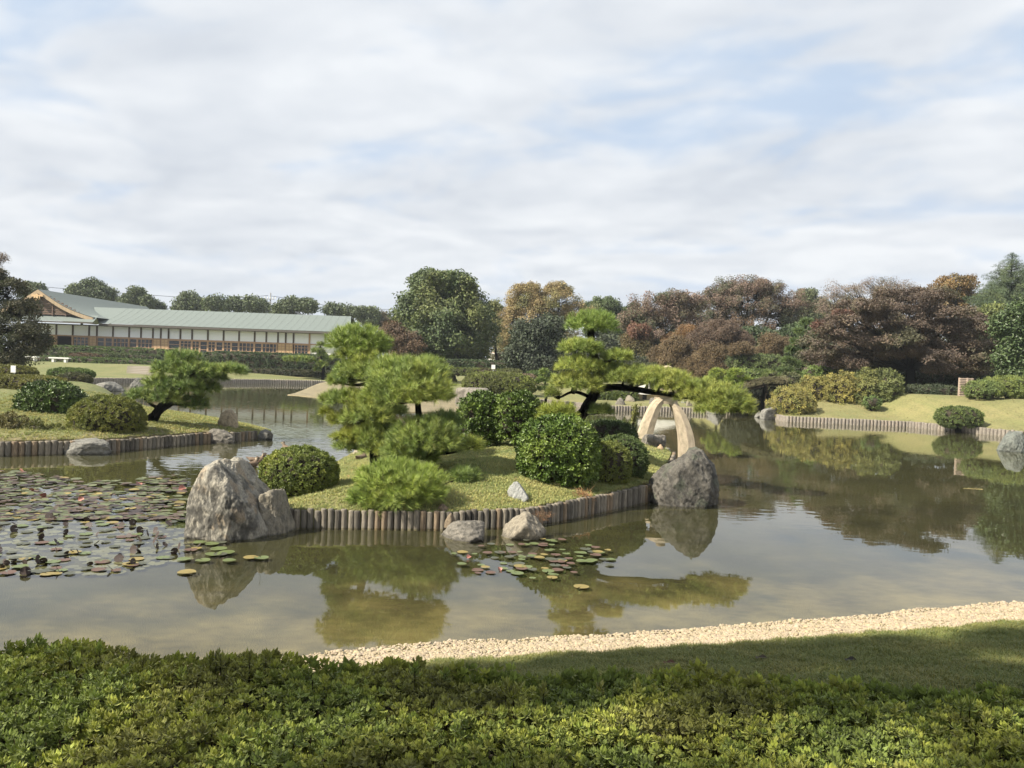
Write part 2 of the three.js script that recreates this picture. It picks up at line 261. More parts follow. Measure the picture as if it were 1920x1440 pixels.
// ---------------------------------------------------------------- land: shoreline, heights, sheets
const lerpTab = (tab, x, k = 1) => { if (x <= tab[0][0]) return tab[0][k]; for (let i = 1; i < tab.length; i++) if (x <= tab[i][0]) return mix(tab[i - 1][k], tab[i][k], (x - tab[i - 1][0]) / (tab[i][0] - tab[i - 1][0])); return tab[tab.length - 1][k]; };
const FAR = [[-90, -48], [-60, -50], [-45, -52], [-31, -57], [-28.7, -61], [-21.8, -70], [-15.8, -73], [-15, -66], [-14.2, -49.6], [-12, -48], [-8, -42], [-5, -36.5], [-2, -38], [0, -46], [2, -50], [5.8, -45], [8.7, -45.6], [11.5, -45.8], [13.9, -46], [14.2, -40.5], [17, -40], [20, -39.6], [22.2, -35.4], [26, -32], [40, -28], [90, -24]];
const zFar = (x) => lerpTab(FAR, x);
function farH(x, z) {
  const t = zFar(x) - z, b = 0.05 * n2(x * 0.13, z * 0.13);
  const left = 0.36 + 0.69 * sstep(0, 22, t) + b, sand = 0.03 + 0.6 * sstep(0, 10, t) + 0.02 * n2(x, z), mid = 0.27 + 0.6 * sstep(0, 14, t) + b, right = 0.26 + 1.34 * sstep(0, 7, t) + 0.3 * b;
  const a = sstep(-15.6, -14.9, x), c = sstep(-1, 1.5, x), e = sstep(13.4, 14.4, x);
  return mix(mix(mix(left, sand, a), mid, c), right, e);
}
const hitFar = (px, py) => { const r = ray(px, py); for (let d = 30; d < 140; d += 0.1) { const p = r.clone().multiplyScalar(d).add(EYE); if (p.z < zFar(p.x) && p.y <= farH(p.x, p.z)) return p; } return at(px, py, 80); };
const farGround = (px, d) => { const p = at(px, 690, d); return farH(p.x, p.z); };
function gridMesh(nu, nv, f, uvk = 1) {   // f(u, v) -> {p, c}
  const P = [], Cc = [], U = [], ix = [];
  for (let j = 0; j <= nv; j++) for (let i = 0; i <= nu; i++) { const { p, c } = f(i / nu, j / nv); P.push(p.x, p.y, p.z); Cc.push(c.r, c.g, c.b); U.push(p.x * uvk, p.z * uvk); }
  for (let j = 0; j < nv; j++) for (let i = 0; i < nu; i++) { const a = j * (nu + 1) + i, b = a + nu + 1; ix.push(a, a + 1, b, b, a + 1, b + 1); }
  const g = new THREE.BufferGeometry(); g.setAttribute('position', new THREE.Float32BufferAttribute(P, 3)); g.setAttribute('color', new THREE.Float32BufferAttribute(Cc, 3)); g.setAttribute('uv', new THREE.Float32BufferAttribute(U, 2)); g.setIndex(ix); g.computeVertexNormals(); return g;
}
const lawnCol = (x, z, dry) => { const a = 0.5 + 0.8 * fbm2(x * 0.35, z * 0.35, 5) + 0.4 * fbm2(x * 1.7, z * 1.7, 3), g = C(0.125, 0.155, 0.05), y = C(0.26, 0.225, 0.105); return g.lerp(y, clamp(a * 0.7 + dry)); };
const sandCol = (x, z) => { const k = 0.86 + 0.2 * fbm2(x * 1.3, z * 1.3, 4); return C(0.3 * k, 0.245 * k, 0.165 * k); };
{ // far side of the pond, out to the horizon
  const xs = []; for (let x = -90; x < 90; x += (x > -17 && x < 24) ? 0.3 : 1.2) xs.push(x);
  const full = [-900, -400, -200, ...xs, 90, 200, 400, 900], ts = [-0.02, 0, 0.25, 0.5, 0.8, 1.2, 1.7, 2.3, 3, 4, 5, 6, 7, 8, 10, 12, 15, 18, 22, 27, 33, 42, 55, 75, 120, 250, 900];
  struct('ground', gridMesh(full.length - 1, ts.length - 1, (u, v) => {
    const x = full[Math.round(u * (full.length - 1))], t = ts[Math.round(v * (ts.length - 1))], z = zFar(x) - t, y = t < 0 ? -0.7 : farH(x, z);
    const sand = sstep(-15.4, -14.8, x + 0.3 * n2(x, z)) * (1 - sstep(0.4, 1.6, x + 0.7 * n2(x * 0.6, z * 0.6))) * (1 - sstep(9, 13, t + 2 * n2(x * 0.3, z * 0.3)));
    return { p: V(x, y, z), c: lawnCol(x, z, x > 13 ? 0.42 : x > 1 ? 0.3 : 0.12).lerp(sandCol(x, z), sand) };
  }), lawnMat);
}
// star-shaped banks standing in the water
class Bank {
  constructor(outline, c, top, reach) { // outline [x, z, edge height]
    this.c = c; this.top = top; this.reach = reach; this.tab = [];
    const N = 720, A = outline.map(([x, z, e]) => [x - c.x, z - c.z, e]);
    for (let i = 0; i < N; i++) {
      const th = i / N * 6.2831853, dx = Math.cos(th), dz = Math.sin(th); let best = null;
      for (let k = 0; k < A.length; k++) {
        const [x0, z0, e0] = A[k], [x1, z1, e1] = A[(k + 1) % A.length], ex = x1 - x0, ez = z1 - z0, den = dx * ez - dz * ex; if (Math.abs(den) < 1e-9) continue;
        const r = (x0 * ez - z0 * ex) / den, s = (x0 * dz - z0 * dx) / den; if (r > 0 && s >= -1e-6 && s <= 1 + 1e-6 && (!best || r < best[0])) best = [r, mix(e0, e1, s)];
      }
      if (best) best[0] -= 0.09; this.tab.push(best ?? [1, 0.2]);
    }
  }
  edge(th) { const n = this.tab.length, f = ((th / 6.2831853 % 1 + 1) % 1) * n, i = Math.floor(f) % n, j = (i + 1) % n, t = f - Math.floor(f); return [mix(this.tab[i][0], this.tab[j][0], t), mix(this.tab[i][1], this.tab[j][1], t)]; }
  inside(x, z) { const dx = x - this.c.x, dz = z - this.c.z; return Math.hypot(dx, dz) < this.edge(Math.atan2(dz, dx))[0]; }
  h(x, z) { const dx = x - this.c.x, dz = z - this.c.z, r = Math.hypot(dx, dz), [R, e] = this.edge(Math.atan2(dz, dx)), dist = Math.max(0, R - r); return e + (this.top(x, z) - e) * (1 - Math.exp(-dist / this.reach)) * sstep(0, 0.5, dist + 0.12) + 0.015 * n2(x * 2, z * 2); }
  mesh(name, col) {
    const na = 360, nr = 46, g = gridMesh(na, nr, (u, v) => {
      const th = -u * 6.2831853, [R] = this.edge(th), r = v < 1 ? R * Math.pow(v * nr / (nr - 1), 0.8) : R, x = this.c.x + Math.cos(th) * Math.min(r, R), z = this.c.z + Math.sin(th) * Math.min(r, R);
      return { p: V(x, v > 0.999 ? -0.6 : this.h(x, z), z), c: col(x, z, R - r) };
    });
    return struct(name, g, lawnMat);
  }
  hit(px, py, d0 = 9, d1 = 45) { const r = ray(px, py); for (let d = d0; d < d1; d += 0.02) { const p = r.clone().multiplyScalar(d).add(EYE); if (this.inside(p.x, p.z) && p.y <= this.h(p.x, p.z)) return p; } return level(px, py, 0.4); }
}
const W0 = (px, py, e) => { const p = level(px, py, 0); return [p.x, p.z, e]; };
const island = new Bank([W0(518, 990, 0.25), W0(680, 991, 0.25), W0(836, 993, 0.25), W0(985, 987, 0.25), W0(1100, 966, 0.27), W0(1222, 938, 0.3), W0(1250, 905, 0.32), W0(1262, 872, 0.32), W0(1240, 850, 0.3), W0(1190, 842, 0.3), W0(960, 838, 0.2), W0(730, 836, 0.1), W0(660, 850, 0.05), W0(610, 880, 0.06), W0(548, 930, 0.15), W0(512, 965, 0.22)], V(0.1, 0, -15.2), (x, z) => 0.66 + 0.1 * n2(x * 0.3, z * 0.3), 2.1);
const leftBank = new Bank([W0(-420, 866, 0.3), W0(85, 851, 0.3), W0(200, 847, 0.3), W0(370, 831, 0.28), W0(480, 823, 0.22), W0(514, 815, 0.12), W0(475, 801, 0.08), W0(400, 786, 0.06), W0(310, 776, 0.06), W0(245, 764, 0.08), W0(210, 748, 0.1), W0(170, 738, 0.2), W0(108, 734, 0.3), W0(-260, 726, 0.4)], level(60, 800, 0), (x, z) => 0.62 + 0.35 * sstep(-10, -18, x), 2.6);
island.mesh('island_ground', (x, z, e) => { const c = lawnCol(x, z, 0.06 + 0.3 * n2(x * 0.5 + 3, z * 0.5)), soil = C(0.26, 0.19, 0.115); const back = island.edge(Math.atan2(z - island.c.z, x - island.c.x))[1] < 0.19 ? 1 - sstep(0.25, 0.6, e + 0.25 * n2(x * 2, z * 2)) : 0; return c.lerp(soil, back); });
leftBank.mesh('left_bank', (x, z, e) => { const soil = C(0.2, 0.155, 0.09), s = 1 - sstep(0.15, 0.9, e + 0.4 * n2(x * 1.3, z * 1.3)), front = z > -21.5 && x < -8 ? s : 0, back = z < -24 ? 1 - sstep(0.3, 0.9, e) : 0; return lawnCol(x, z, 0.0).lerp(soil, front * 0.8).lerp(sandCol(x, z), back * 0.8); });
// near side: lawn, gravel beach and the bed of the pond
const SHORE = [[-12, -4.9], [-5, -5.2], [-1.9, -5.9], [-0.9, -6.36], [1.14, -6.9], [3.3, -7.55], [5.4, -8.3], [9, -9.6], [16, -12]], zShore = (x) => lerpTab(SHORE, x) + 0.05 * n2(x * 1.2, 4) + 0.02 * n2(x * 5, 9);
const zTurf = (x) => lerpTab([[-12, -4.3], [-3, -4.7], [-1, -5.35], [0.15, -5.75], [2.25, -6.25], [4.33, -6.8], [9, -7.8], [16, -9.7]], x) + 0.04 * n2(x * 2, 0) + 0.02 * n2(x * 7, 3);
function nearH(x, z) { const t = z - zShore(x); return t < 0 ? Math.max(-0.03, t * 0.02) : Math.min(0.62, t * 0.21) + 0.012 * n2(x * 3, z * 3); }
const silt = (x, z, t) => { const k = 0.85 + 0.5 * fbm2(x * 0.8, z * 0.8, 4) + 0.4 * fbm2(x * 4, z * 7, 3), m = clamp(sstep(0.0, 2.6, -t + 1.2 * fbm2(x * 0.9, z * 0.9, 5))); return C(0.215 * k, 0.175 * k, 0.105 * k).lerp(C(0.042 * k, 0.04 * k, 0.017 * k), m); };
const gravelTex = tex(512, 512, (u, v) => { const n = wrapN(u, v, 60, 2), m = wrapN(u, v, 22, 3), k = 0.8 + 0.5 * n + 0.2 * m; return [k, k * 0.98, k * 0.94]; });
const gravelMat = std({ name: 'gravel_ground', color: 0xffffff, vertexColors: true, map: gravelTex, bumpMap: gravelTex, bumpScale: 0.02, roughness: 0.95 });
struct('gravel_beach', gridMesh(420, 130, (u, v) => { const x = mix(-13, 17, u), z0 = zTurf(x) + 0.5, z = mix(z0, zShore(x) - 6, Math.pow(v, 1.2)), t = z - zShore(x); const k = 0.92 + 0.16 * fbm2(x * 3, z * 3, 3); return { p: V(x, nearH(x, z), z), c: t > 0.02 ? C(0.42 * k, 0.345 * k, 0.23 * k) : silt(x, z, t) }; }), gravelMat);
struct('near_lawn', gridMesh(120, 60, (u, v) => { const x = mix(-40, 40, u < 0.5 ? 0.5 - Math.pow(1 - 2 * u, 2) / 2 : 0.5 + Math.pow(2 * u - 1, 2) / 2), z = mix(30, zTurf(x), Math.pow(v, 0.3)); const k = 0.9 + 0.3 * fbm2(x, z, 4); return { p: V(x, v > 0.999 ? nearH(x, z) - 0.05 : nearH(x, z) + 0.03, z), c: C(0.12 * k, 0.15 * k, 0.045 * k).lerp(C(0.25, 0.2, 0.09), clamp(0.5 * n2(x * 1.4, z * 1.4) - 0.1)) }; }), lawnMat);
struct('pond_bed', gridMesh(160, 160, (u, v) => { const x = mix(-140, 140, u), z = mix(-3, -140, v); return { p: V(x, -0.036 + 0.003 * n2(x * 0.4, z * 0.4), z), c: silt(x, z, -9) }; }), std({ name: 'silt', color: 0xffffff, vertexColors: true, roughness: 1 }));
{ // still water with faint wind ripples and stronger ones where the ducks swim
  const N = 1536, S = 76, X0 = -38, Z0 = -4, d = new Float32Array(N * N);
  for (let j = 0; j < N; j++) for (let i = 0; i < N; i++) {
    const x = X0 + i / N * S, z = Z0 - j / N * S;
    const wind = sstep(0.0, 0.75, fbm2(x * 0.06 + 3, z * 0.1 + 1, 3) + 0.15), duck = Math.exp(-(((x + 5.2) / 3.2) ** 2) - (((z + 19.5) / 4.5) ** 2)), back = sstep(-20, -34, z) * 0.5;
    const a = 0.02 + 0.07 * wind * sstep(-9, -16, z) + 0.28 * duck + 0.08 * back;
    let h = 0.5 * n2(x * 1.1, z * 2.6) * 0.5 + n2(x * 2.1 + 5, z * 5.2) * 0.3 + n2(x * 4.3, z * 10.5 + 7) * 0.16;
    const r1 = Math.hypot(x + 5.6, z + 16.2), r2 = Math.hypot(x + 4.3, z + 18.2);
    h += 0.35 * Math.sin(r1 * 19) * Math.exp(-r1 * 0.8) + 0.3 * Math.sin(r2 * 17) * Math.exp(-r2 * 0.7);
    d[j * N + i] = 0.5 + 0.5 * h * a;
  }
  const t = new THREE.DataTexture(d, N, N, THREE.RedFormat, THREE.FloatType); t.magFilter = t.minFilter = THREE.LinearFilter; t.wrapS = t.wrapT = THREE.MirroredRepeatWrapping; t.needsUpdate = true;
  const g = new THREE.PlaneGeometry(1, 1), P = [[-140, -5.2], [140, -5.2], [-140, -120], [140, -120]], pos = [], uv = [];
  for (const [x, z] of P) { pos.push(x, 0, z); uv.push((x - X0) / S, (Z0 - z) / S); }
  const w = new THREE.BufferGeometry(); w.setAttribute('position', new THREE.Float32BufferAttribute(pos, 3)); w.setAttribute('normal', new THREE.Float32BufferAttribute([0, 1, 0, 0, 1, 0, 0, 1, 0, 0, 1, 0], 3)); w.setAttribute('uv', new THREE.Float32BufferAttribute(uv, 2)); w.setIndex([0, 1, 2, 2, 1, 3]);
  struct('water', w, phys({ name: 'water', color: C(0.84, 0.84, 0.66), roughness: 0.015, transmission: 1, thickness: 0, ior: 1.4, bumpMap: t, bumpScale: 0.03, side: THREE.DoubleSide }));
}

// ---------------------------------------------------------------- building across the pond
{
  const D = 92, X = (px, d = D) => at(px, 640, d).x, y0 = 2.42, yR = 3.95, yT = 5.28, zF = -D;
  const b = thing('garden_hall', 'long low hall with green copper roof and timber sliding windows across the pond', 'building', V(X(360), 1.0, zF));
  const o = b.position, bx = (x0, x1, ya, yb, za, zb) => { const g = new THREE.BoxGeometry(Math.abs(x1 - x0), yb - ya, Math.abs(zb - za)); g.translate((x0 + x1) / 2 - o.x, (ya + yb) / 2 - o.y, (za + zb) / 2 - o.z); return g; };
  const woodTex = tex(128, 128, (u, v) => { const k = 0.82 + 0.3 * wrapN(u * 0.2, v, 14, 3) + 0.12 * wrapN(u, v, 20, 2); return [k, k * 0.97, k * 0.92]; });
  const M = { barge: std({ name: 'pale_timber', color: C(0.42, 0.325, 0.22), map: woodTex, roughness: 0.8 }), white: std({ name: 'white_wall_plaster', color: C(0.74, 0.73, 0.7), roughness: 0.95 }), post: std({ name: 'dark_post', color: C(0.075, 0.052, 0.04), roughness: 0.8 }), wall: std({ name: 'white_plaster', color: C(0.86, 0.87, 0.88), roughness: 0.95 }), wood: std({ name: 'warm_timber', color: C(0.5, 0.325, 0.21), map: woodTex, roughness: 0.8 }), board: std({ name: 'new_boards', color: C(0.66, 0.46, 0.27), map: woodTex, roughness: 0.8 }), glass: phys({ name: 'window_glass', color: C(0.7, 0.72, 0.72), roughness: 0.03, transmission: 1, thickness: 0 }), inner: std({ name: 'inside', color: C(0.1, 0.075, 0.06), roughness: 0.9 }), base: std({ name: 'base', color: C(0.3, 0.27, 0.23), roughness: 0.95 }) };
  const xL = X(58), xR = X(655);
  obj('floor', [bx(xL, xR, 1.9, 2.3, zF - 0.1, zF - 9), bx(xL, xR, 0.6, 1.9, zF + 0.05, zF - 0.3)], M.base, b);
  obj('inner_wall', [bx(xL, xR, 2.3, yT, zF - 4.6, zF - 4.8), bx(xL, xL + 0.15, 2.3, yT, zF - 0.2, zF - 9), bx(xR - 0.15, xR, 2.3, yT, zF - 0.2, zF - 9), bx(xL, xR, yT, yT + 0.1, zF - 0.2, zF - 9)], M.inner, b);
  const ux = [58, 75, 90, 105.8, 136.5, 167.3, 181.9, 212, 242.3, 264.6, 286.9, 301.7, 316.3, 338.5, 360.4, 390, 419.4, 448.5, 477.7, 499.6, 521.5, 536, 550.6, 580.6, 610, 655].map((p) => X(p));
  for (let i = 0; i < ux.length; i++) { obj('post', bx(ux[i] - 0.09, ux[i] + 0.09, yR + 0.12, yT, zF + 0.06, zF - 0.12), i === 23 ? M.wood : M.post, b); if (i) obj('wall_panel', bx(ux[i - 1] + 0.09, ux[i] - 0.09, yR + 0.12, yT, zF - 0.02, zF - 0.1), M.wall, b); }
  obj('rail', [bx(xL, xR, yR, yR + 0.12, zF + 0.08, zF - 0.12), bx(xL, xR, y0 - 0.12, y0, zF + 0.1, zF - 0.12)], M.wood, b);
  const win = (a, c, nx, ny, dark) => {
    const x0 = X(a), x1 = X(c), w = x1 - x0, f = [bx(x0, x0 + 0.1, y0, yR, zF + 0.03, zF - 0.06), bx(x1 - 0.1, x1, y0, yR, zF + 0.03, zF - 0.06), bx(x0, x1, yR - 0.09, yR, zF + 0.028, zF - 0.058), bx(x0, x1, y0, y0 + 0.09, zF + 0.028, zF - 0.058)];
    for (let i = 1; i < nx; i++) f.push(bx(x0 + w * i / nx - 0.035, x0 + w * i / nx + 0.035, y0, yR, zF + 0.02, zF - 0.05));
    for (let j = 1; j < ny; j++) f.push(bx(x0, x1, mix(y0, yR, j / ny) - 0.03, mix(y0, yR, j / ny) + 0.03, zF + 0.022, zF - 0.052));
    const fr = obj('window', f, M.wood, b); obj('pane', bx(x0 + 0.08, x1 - 0.08, y0 + 0.05, yR - 0.05, zF - 0.01, zF - 0.016), M.glass, fr);
  };
  const shut = (a, c) => { const x0 = X(a), x1 = X(c); for (let j = 0; j < 5; j++) obj('board', bx(x0 + 0.05, x1 - 0.05, mix(y0, yR, j / 5) + 0.01, mix(y0, yR, (j + 1) / 5) - 0.01, zF + 0.03, zF - 0.04), M.board, b); obj('batten', [x0 + 0.05, (x0 + x1) / 2, x1 - 0.05].map((x) => bx(x - 0.035, x + 0.035, y0, yR, zF + 0.05, zF - 0.042)), M.wood, b); };
  [[137, 167, 4, 4], [182, 197, 1, 3], [197, 212, 1, 3], [212, 242, 4, 3], [242, 258, 1, 3], [258, 287, 4, 3], [316, 338, 1, 3], [338, 360, 3, 4], [360, 375, 2, 4], [375, 390, 1, 3], [390, 405, 2, 4], [405, 419, 1, 3], [419, 434, 2, 4], [434, 448, 1, 3], [448, 477, 4, 3], [477, 492, 1, 3], [492, 520, 4, 3], [552, 579, 4, 4]].forEach((a) => win(...a));
  [[89, 105], [167.5, 181.5], [287.5, 301.5], [302, 316], [521, 535.5], [536, 550]].forEach((a) => shut(...a));
  obj('wall_panel', bx(X(582), X(655), y0, yR, zF - 0.02, zF - 0.1), M.white, b); obj('wall_panel', bx(X(58), X(88), y0, yR, zF - 0.02, zF - 0.1), M.white, b);
  [105.8, 136.5, 242.3, 360.4, 419.4, 477.7, 581].forEach((p) => obj('lower_post', bx(X(p) - 0.1, X(p) + 0.1, y0, yR, zF + 0.07, zF - 0.13), M.wood, b));
  // roofs: concave copper slopes with standing seams
  const copTex = tex(256, 256, (u, v) => { const k = 0.92 + 0.18 * wrapN(u, v * 0.35, 12, 3) + 0.1 * wrapN(u, v, 30, 2); return [k * 0.98, k, k * 0.99]; });
  const cop = std({ name: 'green_copper', color: C(0.142, 0.165, 0.157), map: copTex, roughness: 0.75 }), copEdge = std({ name: 'roof_edge', color: C(0.09, 0.08, 0.07), roughness: 0.9 });
  const slope = (p0, p1, q0, q1, sag) => gridMesh(8, 10, (u, v) => { const p = p0.clone().lerp(p1, u).lerp(q0.clone().lerp(q1, u), v); p.y -= sag * Math.sin(v * Math.PI); return { p: p.sub(o), c: C(1, 1, 1) }; }, 0.4);
  const R = (x, y, z) => V(x, y, z), eY = 5.55, rY = 7.72, xA = X(60), xB = X(657), gx = at(78, 543, 90).x;
  const roof = obj('roof', [slope(R(gx + 6.2, eY, -91.0), R(xB, eY, -91.0), R(gx + 2.4, rY, -97), R(xB - 1, rY, -97), 0.18), slope(R(gx + 6.2, eY, -103.4), R(xB, eY, -103.4), R(gx + 2.4, rY, -97), R(xB - 1, rY, -97), 0.18)], cop, b);
  obj('eave', [bx(gx + 6.2, xB, eY - 0.26, eY - 0.03, -90.95, -91.15), bx(xA, xB, eY - 0.3, eY - 0.26, -91.0, -92.4)], copEdge, roof);
  const seams = []; for (let x = gx + 6.6; x < xB - 1; x += 0.9) seams.push(limb([R(x, eY + 0.01, -91.0), R(x, mix(eY, rY, 0.5) - 0.165, -93.8), R(x, rY + 0.01, -97)].map((p) => p.sub(o)), 0.006, 0.006, 4)); obj('seam', seams, cop, roof);
  const gY = at(78, 543, 90).y, hw = 6.3, wy = 6.15;
  const wing = obj('gable_roof', [slope(R(gx + hw, wy, -89.5), R(gx + hw, wy, -114), R(gx, gY, -89.5), R(gx, gY, -116), 0.42), slope(R(gx - hw, wy, -89.5), R(gx - hw, wy, -114), R(gx, gY, -89.5), R(gx, gY, -116), 0.42), slope(R(gx - hw - 0.8, eY, -88.4), R(gx + hw + 0.6, eY, -88.4), R(gx - hw - 0.4, 6.4, -90.6), R(gx + hw, 6.4, -90.6), 0.06)], cop, b);
  const bar = (s) => { const g = gridMesh(12, 1, (u, v) => { const x = gx + s * hw * 1.0 * (1 - u), y = mix(wy, gY, u) - 0.42 * Math.sin(u * Math.PI) - 0.05 - v * 0.42; return { p: R(x, y, -89.45).sub(o), c: C(1, 1, 1) }; }); const h = g.clone(); h.translate(0, 0, -0.12); return mergeGeometries([g, h]); };
  obj('barge_board', [bar(1), bar(-1)], M.barge, wing); obj('gable_pendant', (() => { const g = new THREE.CylinderGeometry(0.42, 0.3, 0.14, 6); g.rotateX(Math.PI / 2); g.translate(gx - o.x, gY - 0.95 - o.y, -89.36 - o.z); const k = new THREE.BoxGeometry(1.3, 0.2, 0.1); k.translate(gx - o.x, gY - 0.75 - o.y, -89.38 - o.z); return [g, k]; })(), M.board, wing);
  const gs = []; for (let j = 0; j < 9; j++) { const y = 6.3 + j * 0.24, u = (y - wy) / (gY - wy), w = hw * (1 - u) * 0.93 - 0.55; if (w > 0.2) gs.push(bx(gx - w, gx + w, y, y + 0.19, -89.9 - (j % 2) * 0.02, -90.0)); }
  obj('gable_wall', [...gs, ...[-3, -1.5, 0, 1.5, 3].map((q) => bx(gx + q - 0.06, gx + q + 0.06, 6.2, 8.6 - Math.abs(q) * 0.5, -89.8, -90.02))], std({ name: 'dark_lattice', color: C(0.13, 0.085, 0.065), roughness: 0.9 }), b);
  obj('eave', bx(gx - hw - 0.8, gx + hw + 0.6, eY - 0.18, eY - 0.03, -88.4, -88.7), copEdge, wing);
}
{ // small tiled roof behind the hall, white pavilion, pale house seen under the trees
  const tile = std({ name: 'grey_tile', color: C(0.11, 0.11, 0.115), roughness: 0.8 }), white = std({ name: 'white_wall', color: C(0.75, 0.73, 0.68), roughness: 0.9 });
  const house = (name, label, d, x0, x1, yTop, yEave, yBase, roofMat, depth, wallMat = white) => {
    const c = at((x0 + x1) / 2, yBase, d), w = toPx(x1 - x0, d), hE = toPx(yBase - yEave, d), hT = toPx(yBase - yTop, d), t = thing(name, label, 'house', c);
    const sh = new THREE.Shape([new THREE.Vector2(-w / 2, 0), new THREE.Vector2(w / 2, 0), new THREE.Vector2(0, hT - hE)]), g = new THREE.ExtrudeGeometry(sh, { depth: depth + 0.6, bevelEnabled: false }); g.translate(0, hE, -depth - 0.3);
    const wall = new THREE.BoxGeometry(w * 0.86, hE, depth); wall.translate(0, hE / 2 - 0.01, -depth / 2); const gab = new THREE.ExtrudeGeometry(new THREE.Shape([new THREE.Vector2(-w * 0.36, 0), new THREE.Vector2(w * 0.36, 0), new THREE.Vector2(0, (hT - hE) * 0.72)]), { depth: 0.05, bevelEnabled: false }); gab.translate(0, hE, 0.31);
    obj('wall', wall, wallMat, t); obj('roof', g, roofMat, t); obj('gable', gab, white, t); return t;
  };
  house('small_house', 'grey tiled gable roof of a small house showing above the hall roof', 128, 520, 552, 578, 592, 640, tile, 7);
  house('pale_house', 'pale house wall glimpsed under the big round tree', 100, 912, 936, 660, 664, 676, std({ name: 'orange_tile', color: C(0.5, 0.3, 0.2), roughness: 0.9 }), 4);
  const p = hitFar(1239, 754), d = -p.z, t = thing('rest_pavilion', 'low rest pavilion with pale eave behind the stone lantern legs', 'pavilion', p), s = toPx(1, d);
  const rf = new THREE.ConeGeometry(s * 68, s * 20, 4, 1); rf.rotateY(Math.PI / 4); rf.scale(1, 1, 0.8); rf.translate(0, s * 28, -2.2); obj('roof', rf, std({ name: 'pavilion_roof', color: C(0.42, 0.4, 0.34), roughness: 0.9 }), t);
  const ev = new THREE.BoxGeometry(s * 94, s * 6, s * 76); ev.translate(0, s * 15.4, -2.2); obj('eave', ev, white, t); const wl = new THREE.BoxGeometry(s * 66, s * 13, s * 50); wl.translate(0, s * 6, -2.2); obj('wall', wl, std({ name: 'beige_wall', color: C(0.5, 0.42, 0.3), roughness: 0.95 }), t);
  const dr = new THREE.BoxGeometry(s * 8, s * 9, 0.06); dr.translate(-s * 24, s * 7, -2.2 + s * 25.2); obj('window', dr, std({ name: 'dark_opening', color: C(0.03, 0.03, 0.03), roughness: 0.8 }), t);
}
